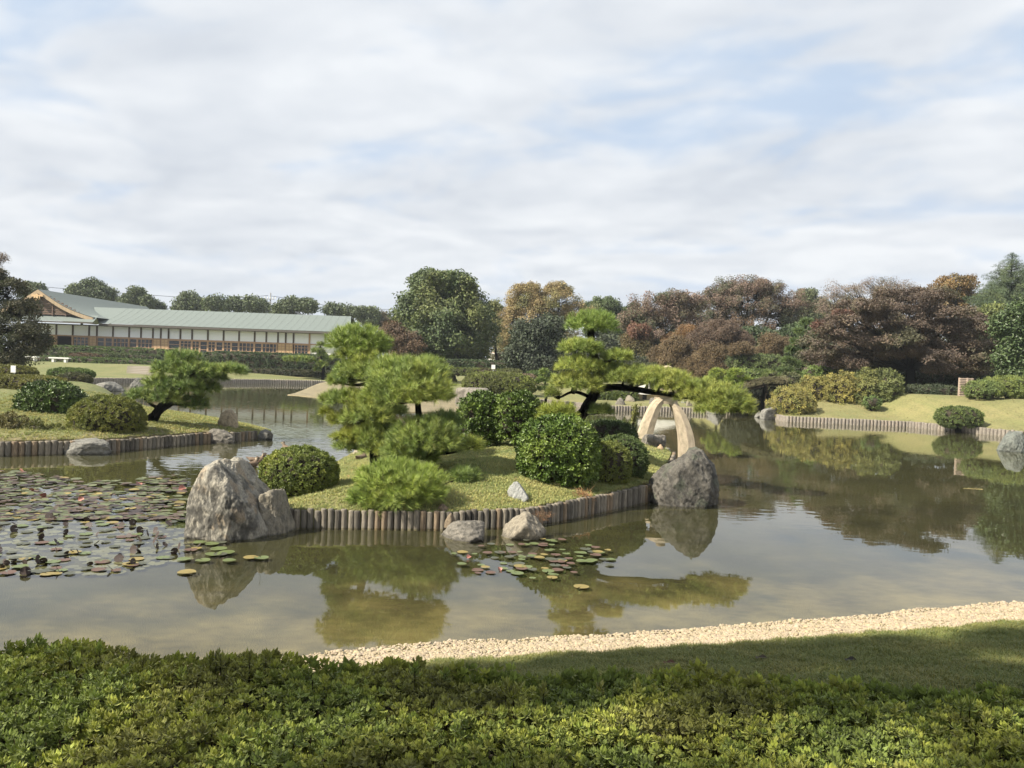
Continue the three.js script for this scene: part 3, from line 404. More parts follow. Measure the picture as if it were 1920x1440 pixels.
// ---------------------------------------------------------------- rocks
function rock(name, label, pos, w, h, dep, o = {}) {
  const sd = o.seed ?? 1; rnd = mulberry(sd * 97 + 5);
  const planes = []; for (let i = 0; i < (o.planes ?? 15); i++) { const n = V(rr(-1, 1), rr(-0.5, 1), rr(-1, 1)).normalize(); planes.push([n, rr(0.72, 1)]); } planes.push([V(0, -1, 0), 0.6]); for (const [x, y, z, k] of o.cuts ?? []) planes.push([V(x, y, z).normalize(), k]);
  const g0 = new THREE.IcosahedronGeometry(1, o.detail ?? 24); g0.deleteAttribute('uv'); g0.deleteAttribute('normal'); const g = mergeVertices(g0, 1e-5), p = g.attributes.position, col = [], q = o.sharp ?? 13, lo = V(9, 9, 9), hi = V(-9, -9, -9), R = [];
  for (let i = 0; i < p.count; i++) {
    const d = V().fromBufferAttribute(p, i).normalize(); let s = 0; for (const [n, k] of planes) s += Math.pow(Math.max(0, n.dot(d) / k), q);
    let r = Math.pow(s + 0.35 ** q, -1 / q); const f = o.f ?? 2.2, e = d.clone().multiplyScalar(r);
    r *= 1 + (o.rough ?? 0.07) * (0.6 - 1.1 * Math.abs(fbm3(e.x * f * 0.6 + sd, e.y * f * 0.6, e.z * f * 0.6, 2)) * 2 + 0.5 * fbm3(e.x * f * 2 + 5, e.y * f * 2, e.z * f * 2, 3)) + (o.fine ?? 0.02) * fbm3(e.x * 11, e.y * 11 + sd, e.z * 11, 3);
    if (o.ridge) r *= 1 + o.ridge * (0.4 - 1.6 * Math.abs(fbm3((e.x * 0.55 + e.y * 0.83) * 4.2 + sd, (e.y * 0.55 - e.x * 0.83) * 1.2, e.z * 1.5, 3))); e.copy(d).multiplyScalar(r); p.setXYZ(i, e.x, e.y, e.z); lo.min(e); hi.max(e);
  }
  const sx = w / (hi.x - lo.x), sy = h * 1.35 / (hi.y - lo.y), sz = dep / (hi.z - lo.z), pal = o.pal ?? [C(0.2, 0.185, 0.155), C(0.36, 0.32, 0.25), C(0.075, 0.07, 0.06)];
  for (let i = 0; i < p.count; i++) {
    const x = p.getX(i), y = p.getY(i), z = p.getZ(i), f = o.cf ?? 3, st = o.strata ?? 0;
    const a = clamp(0.5 + 0.9 * fbm3(x * f + sd, y * f + st * x * 3, z * f, 5)), b = sstep(0.1, 0.5, fbm3(x * f * 0.7 + 9, y * f * 0.7, z * f * 0.7 + sd, 4)), cr = sstep(0.07, 0.0, Math.abs(fbm3(x * 2.1 + 4, y * 2.1 + sd, z * 2.1, 4))), g2 = 1 + 0.24 * n3(x * 22, y * 22, z * 22) + 0.22 * n3(x * 48, y * 48, z * 48);
    const c = pal[0].clone().lerp(pal[1], a).lerp(pal[2], b * (o.stain ?? 0.6)).lerp(pal[2], cr * 0.55); if (pal[3]) c.lerp(pal[3], sstep(0.15, 0.45, fbm3(x * 1.9 + 20, y * 1.9, z * 1.9 - sd, 4)) * 0.7); for (const [bx, by, bz, br] of o.darkPatch ?? []) c.lerp(pal[2], 0.8 * sstep(0.12, -0.12, Math.hypot(x - bx, (y - by) * 1.3, z - bz) - br + 0.55 * fbm3(x * 3, y * 3, z * 3, 5)) * sstep(-0.45, 0.1, fbm3(x * 8, y * 8 + 3, z * 8, 3))); const hh = (y - hi.y) * sy + h; if (o.wet !== 0 && pos.y < 0.05) c.multiplyScalar(1 - 0.5 * sstep(0.075, 0.03, hh + 0.03 * fbm3(x * 5, y * 5, z * 5, 3))); c.multiplyScalar(g2 * 0.76);
    col.push(c.r, c.g, c.b); p.setXYZ(i, (x - (lo.x + hi.x) / 2) * sx, (y - hi.y) * sy + h, (z - (lo.z + hi.z) / 2) * sz);
  }
  g.setAttribute('color', new THREE.Float32BufferAttribute(col, 3)); g.computeVertexNormals(); if (o.turn) g.rotateY(o.turn);
  const m = tag(obj(name, g, o.mat ?? stoneVC), label, o.cat ?? 'rock', o.group); m.position.copy(pos); return m;
}
// a rock from its outline in the photograph; base on the water unless a ground point is given
function rockPx(name, label, [x0, y0, x1, y1], o = {}) { const b = o.base ?? level((x0 + x1) / 2, y1, 0), d = -b.z, w = toPx(x1 - x0, d), dep = w * (o.deep ?? 0.8); return rock(name, label, V(b.x, b.y - (o.sink ?? 0.02), b.z - dep * 0.4), w, toPx(y1 - y0, d), dep, o); }
const PALE = [C(0.2, 0.172, 0.132), C(0.3, 0.262, 0.2), C(0.09, 0.082, 0.066)], GREY = [C(0.16, 0.156, 0.14), C(0.25, 0.238, 0.21), C(0.075, 0.07, 0.062)], DARK = [C(0.12, 0.11, 0.095), C(0.24, 0.215, 0.18), C(0.055, 0.05, 0.042)];
{ // the large boulder in front, two lobes joined along a diagonal ridge
  const d = 10.25, b = level(432, 1014, 0);
  const g = rock('large_boulder', 'large pale grey boulder with tan patches at the left tip of the island', V(b.x - 0.11, -0.04, b.z - 0.5), 1.22, 1.02, 1.1, { seed: 4, detail: 76, planes: 7, sharp: 12, rough: 0.075, fine: 0.016, f: 2.0, cf: 2.6, stain: 0.8, darkPatch: [[-0.35, 0.1, 0.6, 0.62], [0.35, 0.0, 0.5, 0.3]], pal: [C(0.2, 0.19, 0.165), C(0.37, 0.335, 0.27), C(0.058, 0.054, 0.047), C(0.3, 0.23, 0.155)], cuts: [[0.62, 0.78, 0.1, 0.55], [-1, 0.1, 0.1, 0.72], [-0.25, 0.1, 1, 0.66], [0.5, 0.05, 0.9, 0.76], [-0.15, 1, 0, 0.78], [-0.7, 0.75, 0.2, 0.82], [0.95, 0.1, 0.3, 0.9], [0.2, 0.7, 0.8, 0.78]] });  // darker patches mixed into the stone colour on the front
  rock('shoulder_rock', 'tan grey rock leaning on the right side of the large boulder', V(at(497, 1008, 10.5).x, -0.04, -10.6), 0.64, 0.62, 0.75, { seed: 9, detail: 44, planes: 10, rough: 0.08, cf: 3, pal: [C(0.17, 0.155, 0.125), C(0.28, 0.245, 0.185), C(0.07, 0.064, 0.052)], cuts: [[0.9, 0.5, 0.3, 0.62]] });
  rock('dark_boulder', 'dark rugged boulder standing in the water at the right end of the island', V(at(1285, 948, 14).x, -0.04, level(1290, 950, 0).z - 0.5), 1.27, 1.06, 1.15, { seed: 14, detail: 72, planes: 16, sharp: 11, rough: 0.075, ridge: 0.06, fine: 0.014, f: 1.8, cf: 2.2, strata: 1.6, stain: 0.7, pal: [C(0.058, 0.054, 0.047), C(0.14, 0.127, 0.108), C(0.025, 0.023, 0.02), C(0.085, 0.094, 0.066)], cuts: [[-0.55, 0.83, 0, 0.62], [1, 0.08, 0, 0.74], [0.25, 1, 0.1, 0.84], [-1, 0.05, 0.2, 0.8], [0, 0.15, 1, 0.74], [0.8, 0.75, 0.1, 0.9]] });
}
rockPx('palisade_rock', 'pointed tan rock in front of the island log edge', [938, 962, 1026, 1012], { seed: 21, pal: PALE, detail: 34, planes: 10, cuts: [[-0.75, 0.7, 0.2, 0.5], [0.75, 0.7, 0.2, 0.55]] });
rockPx('palisade_rock', 'low shaded brown rock in front of the island log edge, left of the pointed one', [818, 978, 908, 1014], { seed: 22, pal: DARK, detail: 30 });
rockPx('lawn_stone', 'small pale grey stone lying on the island lawn', [952, 906, 995, 941], { base: island.hit(972, 938), seed: 23, pal: [C(0.26, 0.265, 0.255), C(0.38, 0.38, 0.36), C(0.15, 0.15, 0.145)], detail: 30, cuts: [[0.7, 0.8, 0, 0.6]] });
rockPx('shore_rock', 'brown rock on the far left shore of the island beside the pine trunk', [658, 829, 692, 850], { base: island.hit(676, 848), seed: 24, pal: [C(0.27, 0.23, 0.17), C(0.42, 0.36, 0.27), C(0.1, 0.09, 0.07)] });
rockPx('knob_stone', 'round brown stone sitting on the log edge under the low pine, upper of two', [818, 943, 842, 964], { base: at(830, 964, 11.25), seed: 25, pal: [C(0.15, 0.11, 0.075), C(0.24, 0.18, 0.12), C(0.07, 0.05, 0.04)], planes: 30, rough: 0.02, detail: 16 });
rockPx('knob_stone', 'round brown stone sitting on the log edge under the low pine, lower of two', [832, 960, 854, 982], { base: at(843, 982, 11.0), seed: 26, pal: [C(0.17, 0.13, 0.09), C(0.26, 0.2, 0.13), C(0.07, 0.05, 0.04)], planes: 30, rough: 0.02, detail: 16 });
rockPx('bank_rock', 'flat pale rock set into the left bank log edge', [84, 822, 198, 851], { seed: 31, pal: GREY, detail: 40, deep: 0.5, cuts: [[0, 1, 0.1, 0.7]] });
rockPx('bank_rock', 'dark low rock set into the left bank log edge below the leaning pine', [372, 803, 437, 830], { seed: 32, pal: DARK, detail: 30, deep: 0.5 });
rockPx('bank_rock', 'jagged light grey rock at the tip of the left bank', [478, 804, 510, 824], { seed: 33, pal: GREY, detail: 24, rough: 0.14 });
rockPx('bank_rock', 'tan rounded boulder on the lawn of the left bank right of the pine', [402, 769, 445, 802], { base: leftBank.hit(423, 800, 15, 40), seed: 34, pal: [C(0.33, 0.26, 0.17), C(0.47, 0.39, 0.27), C(0.15, 0.12, 0.08)], detail: 34, planes: 28, sharp: 9, cuts: [[0.3, 1, 0.2, 0.8], [0.8, 0.6, 0.2, 0.8], [-0.8, 0.6, 0.2, 0.8]] });
rockPx('inlet_rock', 'broad grey rock at the mouth of the narrow inlet on the left', [154, 715, 226, 733], { base: level(190, 733, 0), seed: 35, pal: GREY, detail: 20, cuts: [[-0.4, 1, 0, 0.6], [0.6, 0.8, 0, 0.6]] });
rockPx('inlet_rock', 'dark grey slab rising behind the left pine on the inlet', [238, 708, 274, 731], { base: level(258, 731, 0), seed: 36, pal: GREY, detail: 18, cuts: [[-0.7, 0.8, 0, 0.5]] });
rockPx('beach_rock', 'large flat grey rock on the sand behind the island', [852, 716, 925, 752], { base: at(888, 752, 40), sink: 0.3, seed: 37, pal: [C(0.19, 0.17, 0.145), C(0.27, 0.24, 0.2), C(0.11, 0.1, 0.088)], detail: 24, cuts: [[0, 1, 0, 0.45]] });
[[1151, 745, 1176, 768, 'dark upright rock on the far shore left of the lantern legs', DARK], [1172, 740, 1192, 753, 'pale rounded rock on the far lawn left of the lantern legs', PALE], [1213, 745, 1232, 768, 'dark rock on the far shore behind the left lantern leg', DARK], [1274, 748, 1288, 768, 'pointed grey rock on the far shore right of the lantern legs', GREY], [1287, 749, 1299, 762, 'small pale rock beside the pointed grey one on the far shore', PALE], [1308, 753, 1362, 776, 'long low grey rock on the far shore under the pine arm', GREY], [1428, 763, 1476, 787, 'rounded grey rock at the foot of the trellis post', GREY], [1415, 771, 1436, 783, 'flat stone ledge at the water left of the trellis post', GREY], [1880, 808, 1935, 848, 'large blue grey rock at the right edge of the pond', [C(0.12, 0.135, 0.12), C(0.19, 0.2, 0.178), C(0.06, 0.06, 0.053)]]].forEach(([x0, y0, x1, y1, l, pal], i) => {
  const w = level((x0 + x1) / 2, y1, 0); rockPx('far_shore_rock', l, [x0, y0, x1, y1], { base: (i === 1 || i === 4) ? hitFar((x0 + x1) / 2, y1) : V(w.x, 0, w.z), seed: 50 + i, pal, detail: i === 8 ? 34 : 18 });
});
rockPx('mossy_stump', 'mossy round stone stump on the right rim of the island', [1232, 848, 1258, 876], { base: level(1245, 876, 0), seed: 70, pal: [C(0.2, 0.2, 0.14), C(0.33, 0.33, 0.23), C(0.09, 0.09, 0.06)], planes: 24, detail: 24, cuts: [[0, 1, 0, 0.7]] });
rockPx('rim_rock', 'dark flat rock on the rim of the island below the left lantern leg', [1210, 818, 1256, 842], { base: island.hit(1228, 838, 12, 30), seed: 71, pal: DARK, detail: 26, cuts: [[0, 1, 0, 0.5]] });
rockPx('wall_stone', 'grey round stone behind the clipped bushes near the left lantern leg', [1174, 800, 1194, 818], { base: at(1184, 818, 20.5), seed: 72, pal: [C(0.3, 0.31, 0.28), C(0.42, 0.43, 0.38), C(0.18, 0.18, 0.16)], detail: 20 });
rockPx('wall_stone', 'flat stone block behind the mossy stump on the island rim', [1240, 838, 1260, 856], { base: at(1250, 856, 20.8), seed: 73, pal: GREY, detail: 18, cuts: [[0, 1, 0, 0.6]] });
{ // acorn shaped knob
  const k = new THREE.LatheGeometry([[0, 0], [0.05, 0.005], [0.085, 0.05], [0.088, 0.1], [0.06, 0.145], [0.03, 0.165], [0.028, 0.19], [0, 0.2]].map(([x, y]) => new THREE.Vector2(x, y)), 20);
  tag(obj('acorn_ornament', k, std({ name: 'brown_stone', color: C(0.33, 0.23, 0.14), roughness: 0.8 })), 'acorn shaped brown stone knob beside the mossy stump', 'ornament').position.copy(at(1238, 848, 19.7));
}

// ---------------------------------------------------------------- log edging
const logTex = tex(128, 256, (u, v) => { const g = wrapN(u, v * 0.12, 22, 3), s = wrapN(u, v, 5, 4), kn = sstep(0.42, 0.55, wrapN(u, v * 0.5, 7, 3)), k = 0.75 + 0.55 * g + 0.35 * s - 0.4 * kn; return [k, k * 0.97, k * 0.93]; });
const logCols = [C(0.235, 0.21, 0.175), C(0.18, 0.165, 0.14), C(0.28, 0.25, 0.205), C(0.26, 0.2, 0.14), C(0.12, 0.108, 0.092)], logMats = logCols.map((c, i) => std({ name: 'weathered_log', color: c, map: logTex, bumpMap: logTex, bumpScale: 0.008, roughness: 0.95 })), greyMats = logCols.map((c, i) => std({ name: 'grey_log', color: tone(c, 1.45).lerp(C(0.25, 0.225, 0.2), 0.85), map: logTex, roughness: 0.95 }));
const logGeos = [0, 1, 2, 3].map((i) => { rnd = mulberry(300 + i); const g = new THREE.CylinderGeometry(0.5, 0.52, 1, 10, 3, true), p = g.attributes.position; const cap = new THREE.LatheGeometry([[0.5, 0.5], [0.46, 0.525], [0.0, 0.53]].map(([x, y]) => new THREE.Vector2(x, y)), 10); const m = mergeGeometries([g, cap]), q = m.attributes.position; for (let k = 0; k < q.count; k++) { const x = q.getX(k), y = q.getY(k), z = q.getZ(k), a = Math.atan2(z, x), e = 1 + 0.07 * n2(Math.cos(a) * 1.3 + i * 9, Math.sin(a) * 1.3 + y * 1.5); q.setXYZ(k, x * e, y, z * e); } m.computeVertexNormals(); return m; });
function edging(name, label, pts, step, top, mats = logMats, joined = false, off = 0, group) {   // pts [x, z, ground height?]
  if (off) pts = pts.map((p, i) => { const a = pts[Math.max(0, i - 1)], b = pts[Math.min(pts.length - 1, i + 1)], l = Math.hypot(b[0] - a[0], b[1] - a[1]); return [p[0] - (b[1] - a[1]) / l * off, p[1] + (b[0] - a[0]) / l * off]; });
  const t = thing(name, label, 'log edging', V(pts[0][0], 0, pts[0][1]), group), o = t.position, joinedG = []; let carry = 0;
  rnd = mulberry(Math.round(pts[0][0] * 31 + pts.length * 7 + 900));
  for (let i = 1; i < pts.length; i++) {
    const [x0, z0] = pts[i - 1], [x1, z1] = pts[i], L = Math.hypot(x1 - x0, z1 - z0);
    for (let s = carry; s < L; s += step) {
      const f = s / L, h = (typeof top === 'number' ? top : mix(top[i - 1], top[i], f)) + rr(-0.018, 0.012), w = step * rr(0.92, 1.02), geo = pick(logGeos), m = new THREE.Mesh(geo, pick(mats));
      m.position.set(mix(x0, x1, f) - o.x, (h - 0.55) / 2, mix(z0, z1, f) - o.z); m.scale.set(w, h + 0.55, w); m.rotation.set(rr(-0.025, 0.025), rr(0, 6.28), rr(-0.025, 0.025));
      if (joined) { m.updateMatrix(); joinedG.push(geo.clone().applyMatrix4(m.matrix)); } else { m.name = 'log'; shadows(m); t.add(m); }
      carry = s + step - L;
    }
  }
  if (joined) tag(obj('log', mergeGeometries(joinedG), mats[0], t), null, null, null, 'stuff');
  return t;
}
const w2 = (px, py) => { const p = level(px, py, 0); return [p.x, p.z]; };
edging('log_edging', 'weathered log palisade round the front and right side of the island', [w2(518, 988), w2(680, 989), w2(838, 991), w2(985, 986), w2(1040, 977), w2(1100, 965), w2(1222, 938), w2(1240, 922), w2(1252, 905), w2(1264, 872)], 0.092, [0.23, 0.23, 0.23, 0.24, 0.25, 0.26, 0.28, 0.3, 0.31, 0.31]);
edging('log_edging', 'brown log palisade along the water in front of the left bank', [w2(-420, 866), w2(85, 851), w2(200, 847), w2(370, 831), w2(440, 826), w2(482, 822)], 0.125, [0.28, 0.27, 0.25, 0.25, 0.22, 0.2]);
edging('log_edging', 'pale log palisade below the sunlit lawn on the right shore', [[14.0, -46], [14.25, -40.5], [17, -40], [20, -39.6], [22.2, -35.4], [26, -32]], 0.17, 0.27, greyMats, false, 0.09);
edging('log_edging', 'short log palisade at the back of the left bank inlet', [w2(102, 733), w2(135, 736), w2(166, 738.5)], 0.17, [0.34, 0.32, 0.28], greyMats);
edging('log_edging', 'long grey log palisade along the far shore below the hall', FAR.filter(([x]) => x > -46 && x < -15.5), 0.2, 0.36, [std({ name: 'grey_log', color: C(0.36, 0.33, 0.29), map: logTex, roughness: 0.95 })], true, 0.1);
edging('log_edging', 'log palisade of the middle far shore on both sides of the lantern', FAR.filter(([x]) => x > -0.5 && x < 14), 0.17, 0.28, [greyMats[2]], true, 0.09);

// ---------------------------------------------------------------- stone lantern with two arched legs
{
  const d = 21.7, o = at(1250, 852, d); o.y = 0; const t = thing('stone_lantern', 'tall pale stone lantern on two curved legs, one leg standing in the water', 'stone lantern', o);
  const gt = tex(256, 256, (u, v) => { const k = 0.84 + 0.28 * wrapN(u, v, 40, 2) + 0.45 * wrapN(u, v, 5, 4); return [k, k * (0.98 - 0.05 * wrapN(u, v, 4, 3)), k * 0.95]; });
  const gm = std({ name: 'granite', color: C(0.41, 0.345, 0.255), map: gt, bumpMap: gt, bumpScale: 0.006, roughness: 0.9 });
  const P = (px, py, dz = 0) => at(px, py, d - dz).sub(o);
  const leg = (outer, inner, dz0, dz1) => { // outlines of the front face, swept back
    const n = 24, A = new THREE.CatmullRomCurve3(outer.map((p, i) => P(p[0], p[1], mix(dz0, dz1, i / (outer.length - 1))))), B = new THREE.CatmullRomCurve3(inner.map((p, i) => P(p[0], p[1], mix(dz0, dz1, i / (inner.length - 1)))));
    const ring = (i, k) => { const f = i / n, a = A.getPoint(f), b = B.getPoint(f), z = V(0, 0, -0.34), c = [a, a.clone().lerp(b, 0.5).add(V(0, 0, 0.05)), b, b.clone().add(z), a.clone().add(z)]; return c[(k + 5) % 5]; };
    const pos = [], uv = []; for (let i = 0; i < n; i++) for (let k = 0; k < 5; k++) { const q = [ring(i, k), ring(i, k + 1), ring(i + 1, k), ring(i + 1, k), ring(i, k + 1), ring(i + 1, k + 1)]; q.forEach((p, m) => { pos.push(p.x, p.y, p.z); uv.push([k, k + 1, k, k, k + 1, k + 1][m] * 0.3, (i + [0, 0, 1, 1, 0, 1][m]) / n * 1.3); }); }
    const g = new THREE.BufferGeometry(); g.setAttribute('position', new THREE.Float32BufferAttribute(pos, 3)); g.setAttribute('uv', new THREE.Float32BufferAttribute(uv, 2)); g.computeVertexNormals(); return g;
  };
  obj('leg', leg([[1236, 745], [1222, 760], [1207, 790], [1195, 822]], [[1250, 752], [1242, 760], [1231, 790], [1222, 824]], 0.1, 0.2), gm, t);
  obj('leg', leg([[1256, 754], [1264, 772], [1274, 812], [1276, 862]], [[1268, 752], [1286, 778], [1300, 815], [1306, 862]], 0.1, 0.35), gm, t);
  const hex = (r0, r1, y0, y1, sh = 6) => { const g = new THREE.CylinderGeometry(r1, r0, y1 - y0, sh); g.rotateY(0.3); g.translate(0, (y0 + y1) / 2, 0); return g; };
  const Y = (py) => P(1250, py).y, top = V(P(1251, 740).x, 0, -0.15), mv = (g) => g.translate(top.x, 0, top.z);
  const ys = [Y(757), Y(744), Y(728), Y(708), Y(695), Y(686)];
  obj('cross_block', mv(hex(0.3, 0.34, ys[0], ys[1] - 0.003)), gm, t); obj('platform', [mv(hex(0.36, 0.5, ys[1], ys[1] + 0.12)), mv(hex(0.5, 0.46, ys[1] + 0.12, ys[2]))], gm, t);
  const fb = []; for (let k = 0; k < 6; k++) { const g = new THREE.BoxGeometry(0.1, ys[3] - ys[2], 0.1); const a = k * Math.PI / 3 + 0.3; g.rotateY(-a); g.translate(Math.cos(a) * 0.26, (ys[2] + ys[3]) / 2, Math.sin(a) * 0.26); fb.push(mv(g)); } fb.push(mv(hex(0.3, 0.3, ys[2], ys[2] + 0.06)), mv(hex(0.3, 0.3, ys[3] - 0.06, ys[3])));
  obj('firebox', fb, gm, t);
  const rp = [[0.01, ys[4] + 0.06], [0.14, ys[4] + 0.05], [0.3, ys[4] - 0.02], [0.5, ys[3] + 0.07], [0.68, ys[3] + 0.06], [0.7, ys[3] - 0.01], [0.6, ys[3] - 0.03], [0.01, ys[3] - 0.02]].map(([x, y]) => new THREE.Vector2(x, y));
  obj('roof', mv(new THREE.LatheGeometry(rp, 6)), gm, t);
  obj('finial', mv(new THREE.LatheGeometry([[0.07, ys[4] + 0.04], [0.11, ys[4] + 0.06], [0.135, ys[4] + 0.1], [0.12, ys[5] - 0.02], [0.05, ys[5] + 0.01], [0, ys[5] + 0.015]].map(([x, y]) => new THREE.Vector2(x, y)), 18)), gm, t);
}
// ---------------------------------------------------------------- the island's pines and bushes
const PY = greens.pineYellow, PG = greens.pine, PD = [C(0.085, 0.14, 0.04), C(0.12, 0.18, 0.048), C(0.15, 0.2, 0.05)];  // PD also puts shade into the colour of inner and shadowed pads
pine('island_pine', 'tall layered green pine at the left back of the island', 14.8, [[706, 862], [700, 835], [680, 800], [690, 740], [684, 690], [672, 640]], [
  [672, 636, 66, 34, 0, [C(0.1, 0.16, 0.035), C(0.15, 0.215, 0.045)]], [668, 662, 46, 16, 0.15], [700, 689, 66, 34, 0.25], [652, 700, 34, 28, 0.1, PD], [655, 745, 48, 24, 0.2], [690, 775, 55, 30, 0.35, PG], [640, 785, 32, 22, 0.2, [C(0.13, 0.17, 0.03), C(0.19, 0.22, 0.04)]], [660, 815, 42, 20, 0.3, [C(0.15, 0.19, 0.03), C(0.2, 0.23, 0.04)]], [728, 765, 42, 26, -0.1, PD], [640, 712, 30, 20, 0, PG], [618, 745, 22, 14, 0.1, PG], [690, 650, 40, 24, -0.2, PD], [715, 800, 40, 26, 0.1, PD], [655, 835, 34, 16, 0.3, PG], [715, 838, 44, 22, 0.5, PG], [690, 815, 40, 24, 0.5, PG], [612, 770, 16, 12, 0.1, [C(0.15, 0.19, 0.03), C(0.2, 0.23, 0.04)]]], { r: 0.12, ymin: -0.3, dens: 1.15 });
pine('island_pine', 'bushy green pine with a bare forked trunk in the middle of the island', 13.3, [[808, 868], [800, 830], [786, 780], [783, 755], [778, 725]], [
  [770, 716, 84, 56, 0.1], [745, 740, 50, 26, 0.3], [797, 815, 74, 42, 0.35, [C(0.1, 0.155, 0.035), C(0.15, 0.2, 0.045)]], [755, 840, 38, 24, 0.4], [884, 832, 26, 20, 0.2], [832, 784, 42, 20, -0.5, PD], [842, 838, 30, 20, 0.1], [822, 738, 36, 24, 0.0], [722, 725, 40, 36, 0.2], [700, 745, 30, 24, 0.25], [740, 690, 50, 30, -0.2, PG], [800, 690, 50, 28, -0.2, PG], [770, 850, 60, 24, 0.1, PD]], { r: 0.1, ymin: -0.34, dens: 1.15 });
pine('low_pine', 'low mounded bright green pine spilling over the front log edge', 11.7, [[760, 985], [758, 960], [755, 930]], [
  [752, 895, 92, 40, 0.1, [C(0.12, 0.18, 0.032), C(0.175, 0.24, 0.045)]], [700, 928, 50, 28, 0.3, [C(0.11, 0.17, 0.032), C(0.16, 0.22, 0.045)]], [790, 918, 52, 30, 0.25, [C(0.11, 0.17, 0.032), C(0.16, 0.22, 0.045)]], [745, 930, 50, 26, 0.42], [700, 950, 26, 18, 0.5], [868, 888, 40, 20, -1.0, PD]], { r: 0.08, dens: 1.15 });  // last pad added in dark needles where the pine shadow and a low branch lie
pine('arching_pine', 'sculpted pine with domed top and one long arm reaching right over the lantern', 16.5, [[1078, 800], [1098, 765], [1118, 730], [1122, 700], [1112, 660], [1107, 615]], [
  [1110, 604, 54, 28, 0, [C(0.1, 0.165, 0.04), C(0.14, 0.21, 0.045)]], [1088, 650, 44, 19, 0.3], [1157, 666, 34, 16, 0.2], [1082, 683, 42, 22, 0.35], [1112, 652, 26, 13, 0.3], [1112, 686, 28, 14, 0.35], [1082, 717, 54, 25, 0.35, PY], [1135, 690, 42, 20, -0.2],
  [1168, 706, 46, 22, 0.3, PY], [1215, 708, 42, 21, 0.5, PY], [1262, 718, 47, 28, 0.7, PY], [1312, 735, 46, 30, 0.95, PY], [1360, 750, 50, 34, 1.2, PY], [1395, 762, 26, 22, 1.3, PY], [1190, 700, 44, 22, 0.2, PY], [1335, 762, 34, 22, 1.25, PY], [1238, 705, 40, 22, 0.45, PY], [1290, 722, 30, 18, 0.9, PY], [1036, 736, 18, 11, 0.3, PY], [1046, 772, 40, 24, 0.5, [C(0.14, 0.19, 0.03), C(0.2, 0.24, 0.04)]], [1128, 768, 28, 16, 0.2, PD]],
  { r: 0.15, dens: 1.15, ymin: -0.3, branches: [{ p: [[1118, 732, 0], [1150, 725, 0.2], [1210, 733, 0.5], [1285, 744, 0.8], [1370, 765, 1.2]], r0: 0.075, r1: 0.035 }, { p: [[1108, 745, 0], [1075, 735, 0.2], [1050, 745, 0.3]], r0: 0.05, r1: 0.02 }] });
pine('leaning_pine', 'dark leaning pine with spreading flat crown on the left bank', leftBank.hit(280, 788, 15, 40).z * -1, [[281, 792], [300, 768], [325, 748], [345, 728], [350, 700], [345, 675]], [
  [344, 670, 40, 20, 0, PD], [312, 690, 32, 20, 0.2, PD], [368, 692, 46, 20, 0.1, PD], [428, 690, 40, 13, 0, PD], [300, 716, 36, 20, 0.4, PD], [346, 722, 36, 20, 0.3, PD], [264, 738, 29, 15, 0.4, PD], [310, 742, 32, 18, 0.5, PD], [366, 752, 30, 24, -0.2, PD], [388, 724, 30, 18, -0.2, PD], [400, 702, 30, 16, -0.1, PD], [352, 700, 30, 18, -0.4, PD]], { r: 0.17, size: 0.17, geo: G.tuftTight, dens: 1.1 });
{
  const P = (x, y) => island.hit(x, y, 10, 26).z * -1;
  bush('clipped_azalea', 'small clipped dome of light green azalea beside the large boulder', [478, 844, 620, 940], 11.9, { size: 0.06, cols: [C(0.09, 0.13, 0.02), C(0.14, 0.18, 0.028), C(0.19, 0.22, 0.036)], geo: G.azaleaFine, max: 6000, dens: 2, n: 2.2, lump: 0.04, lf: 6 });
  bush('camellia_ball', 'big rounded glossy dark green camellia in the front centre of the island', [972, 786, 1122, 920], 13.2, { size: 0.075, geo: G.camellia, mat: glossLeaf, cols: [C(0.045, 0.085, 0.016), C(0.075, 0.125, 0.024), C(0.1, 0.15, 0.03)], n: 2.6, lump: 0.06, lf: 6, depth: 0.14, max: 7000, dens: 2.1, core: 0.82 });
  bush('camellia_bush', 'left half of the glossy twin camellia behind the island lawn', [856, 738, 945, 832], 16.6, { size: 0.085, geo: G.camellia, mat: glossLeaf, cols: [C(0.045, 0.08, 0.016), C(0.065, 0.11, 0.022), C(0.085, 0.13, 0.028)], n: 2.4, lump: 0.09, lf: 5, max: 4500, dens: 2 });
  bush('camellia_bush', 'right half of the glossy twin camellia behind the island lawn', [922, 738, 1012, 826], 16.4, { size: 0.085, geo: G.camellia, mat: glossLeaf, cols: [C(0.045, 0.08, 0.016), C(0.07, 0.115, 0.022), C(0.09, 0.135, 0.028)], n: 2.4, lump: 0.09, lf: 5, max: 4500, dens: 2 });
  bush('clipped_azalea', 'yellow green clipped mound right of the big camellia, nearest the log edge', [1098, 832, 1184, 915], 13.9, { size: 0.06, cols: [C(0.1, 0.13, 0.02), C(0.15, 0.18, 0.028)], max: 4000, n: 2.2, lf: 6 });
  bush('clipped_azalea', 'deeper green clipped mound behind the yellow green one near the island rim', [1115, 820, 1216, 905], 14.6, { size: 0.065, cols: [C(0.05, 0.085, 0.018), C(0.075, 0.115, 0.024)], max: 4200, n: 2.2, lf: 5 });
  bush('clipped_azalea', 'dark flat topped clipped bush at the back of the island below the arching pine', [1090, 793, 1196, 850], 16.8, { size: 0.08, cols: [C(0.035, 0.065, 0.016), C(0.05, 0.085, 0.02)], max: 3500, n: 2.6, lf: 5 });
}
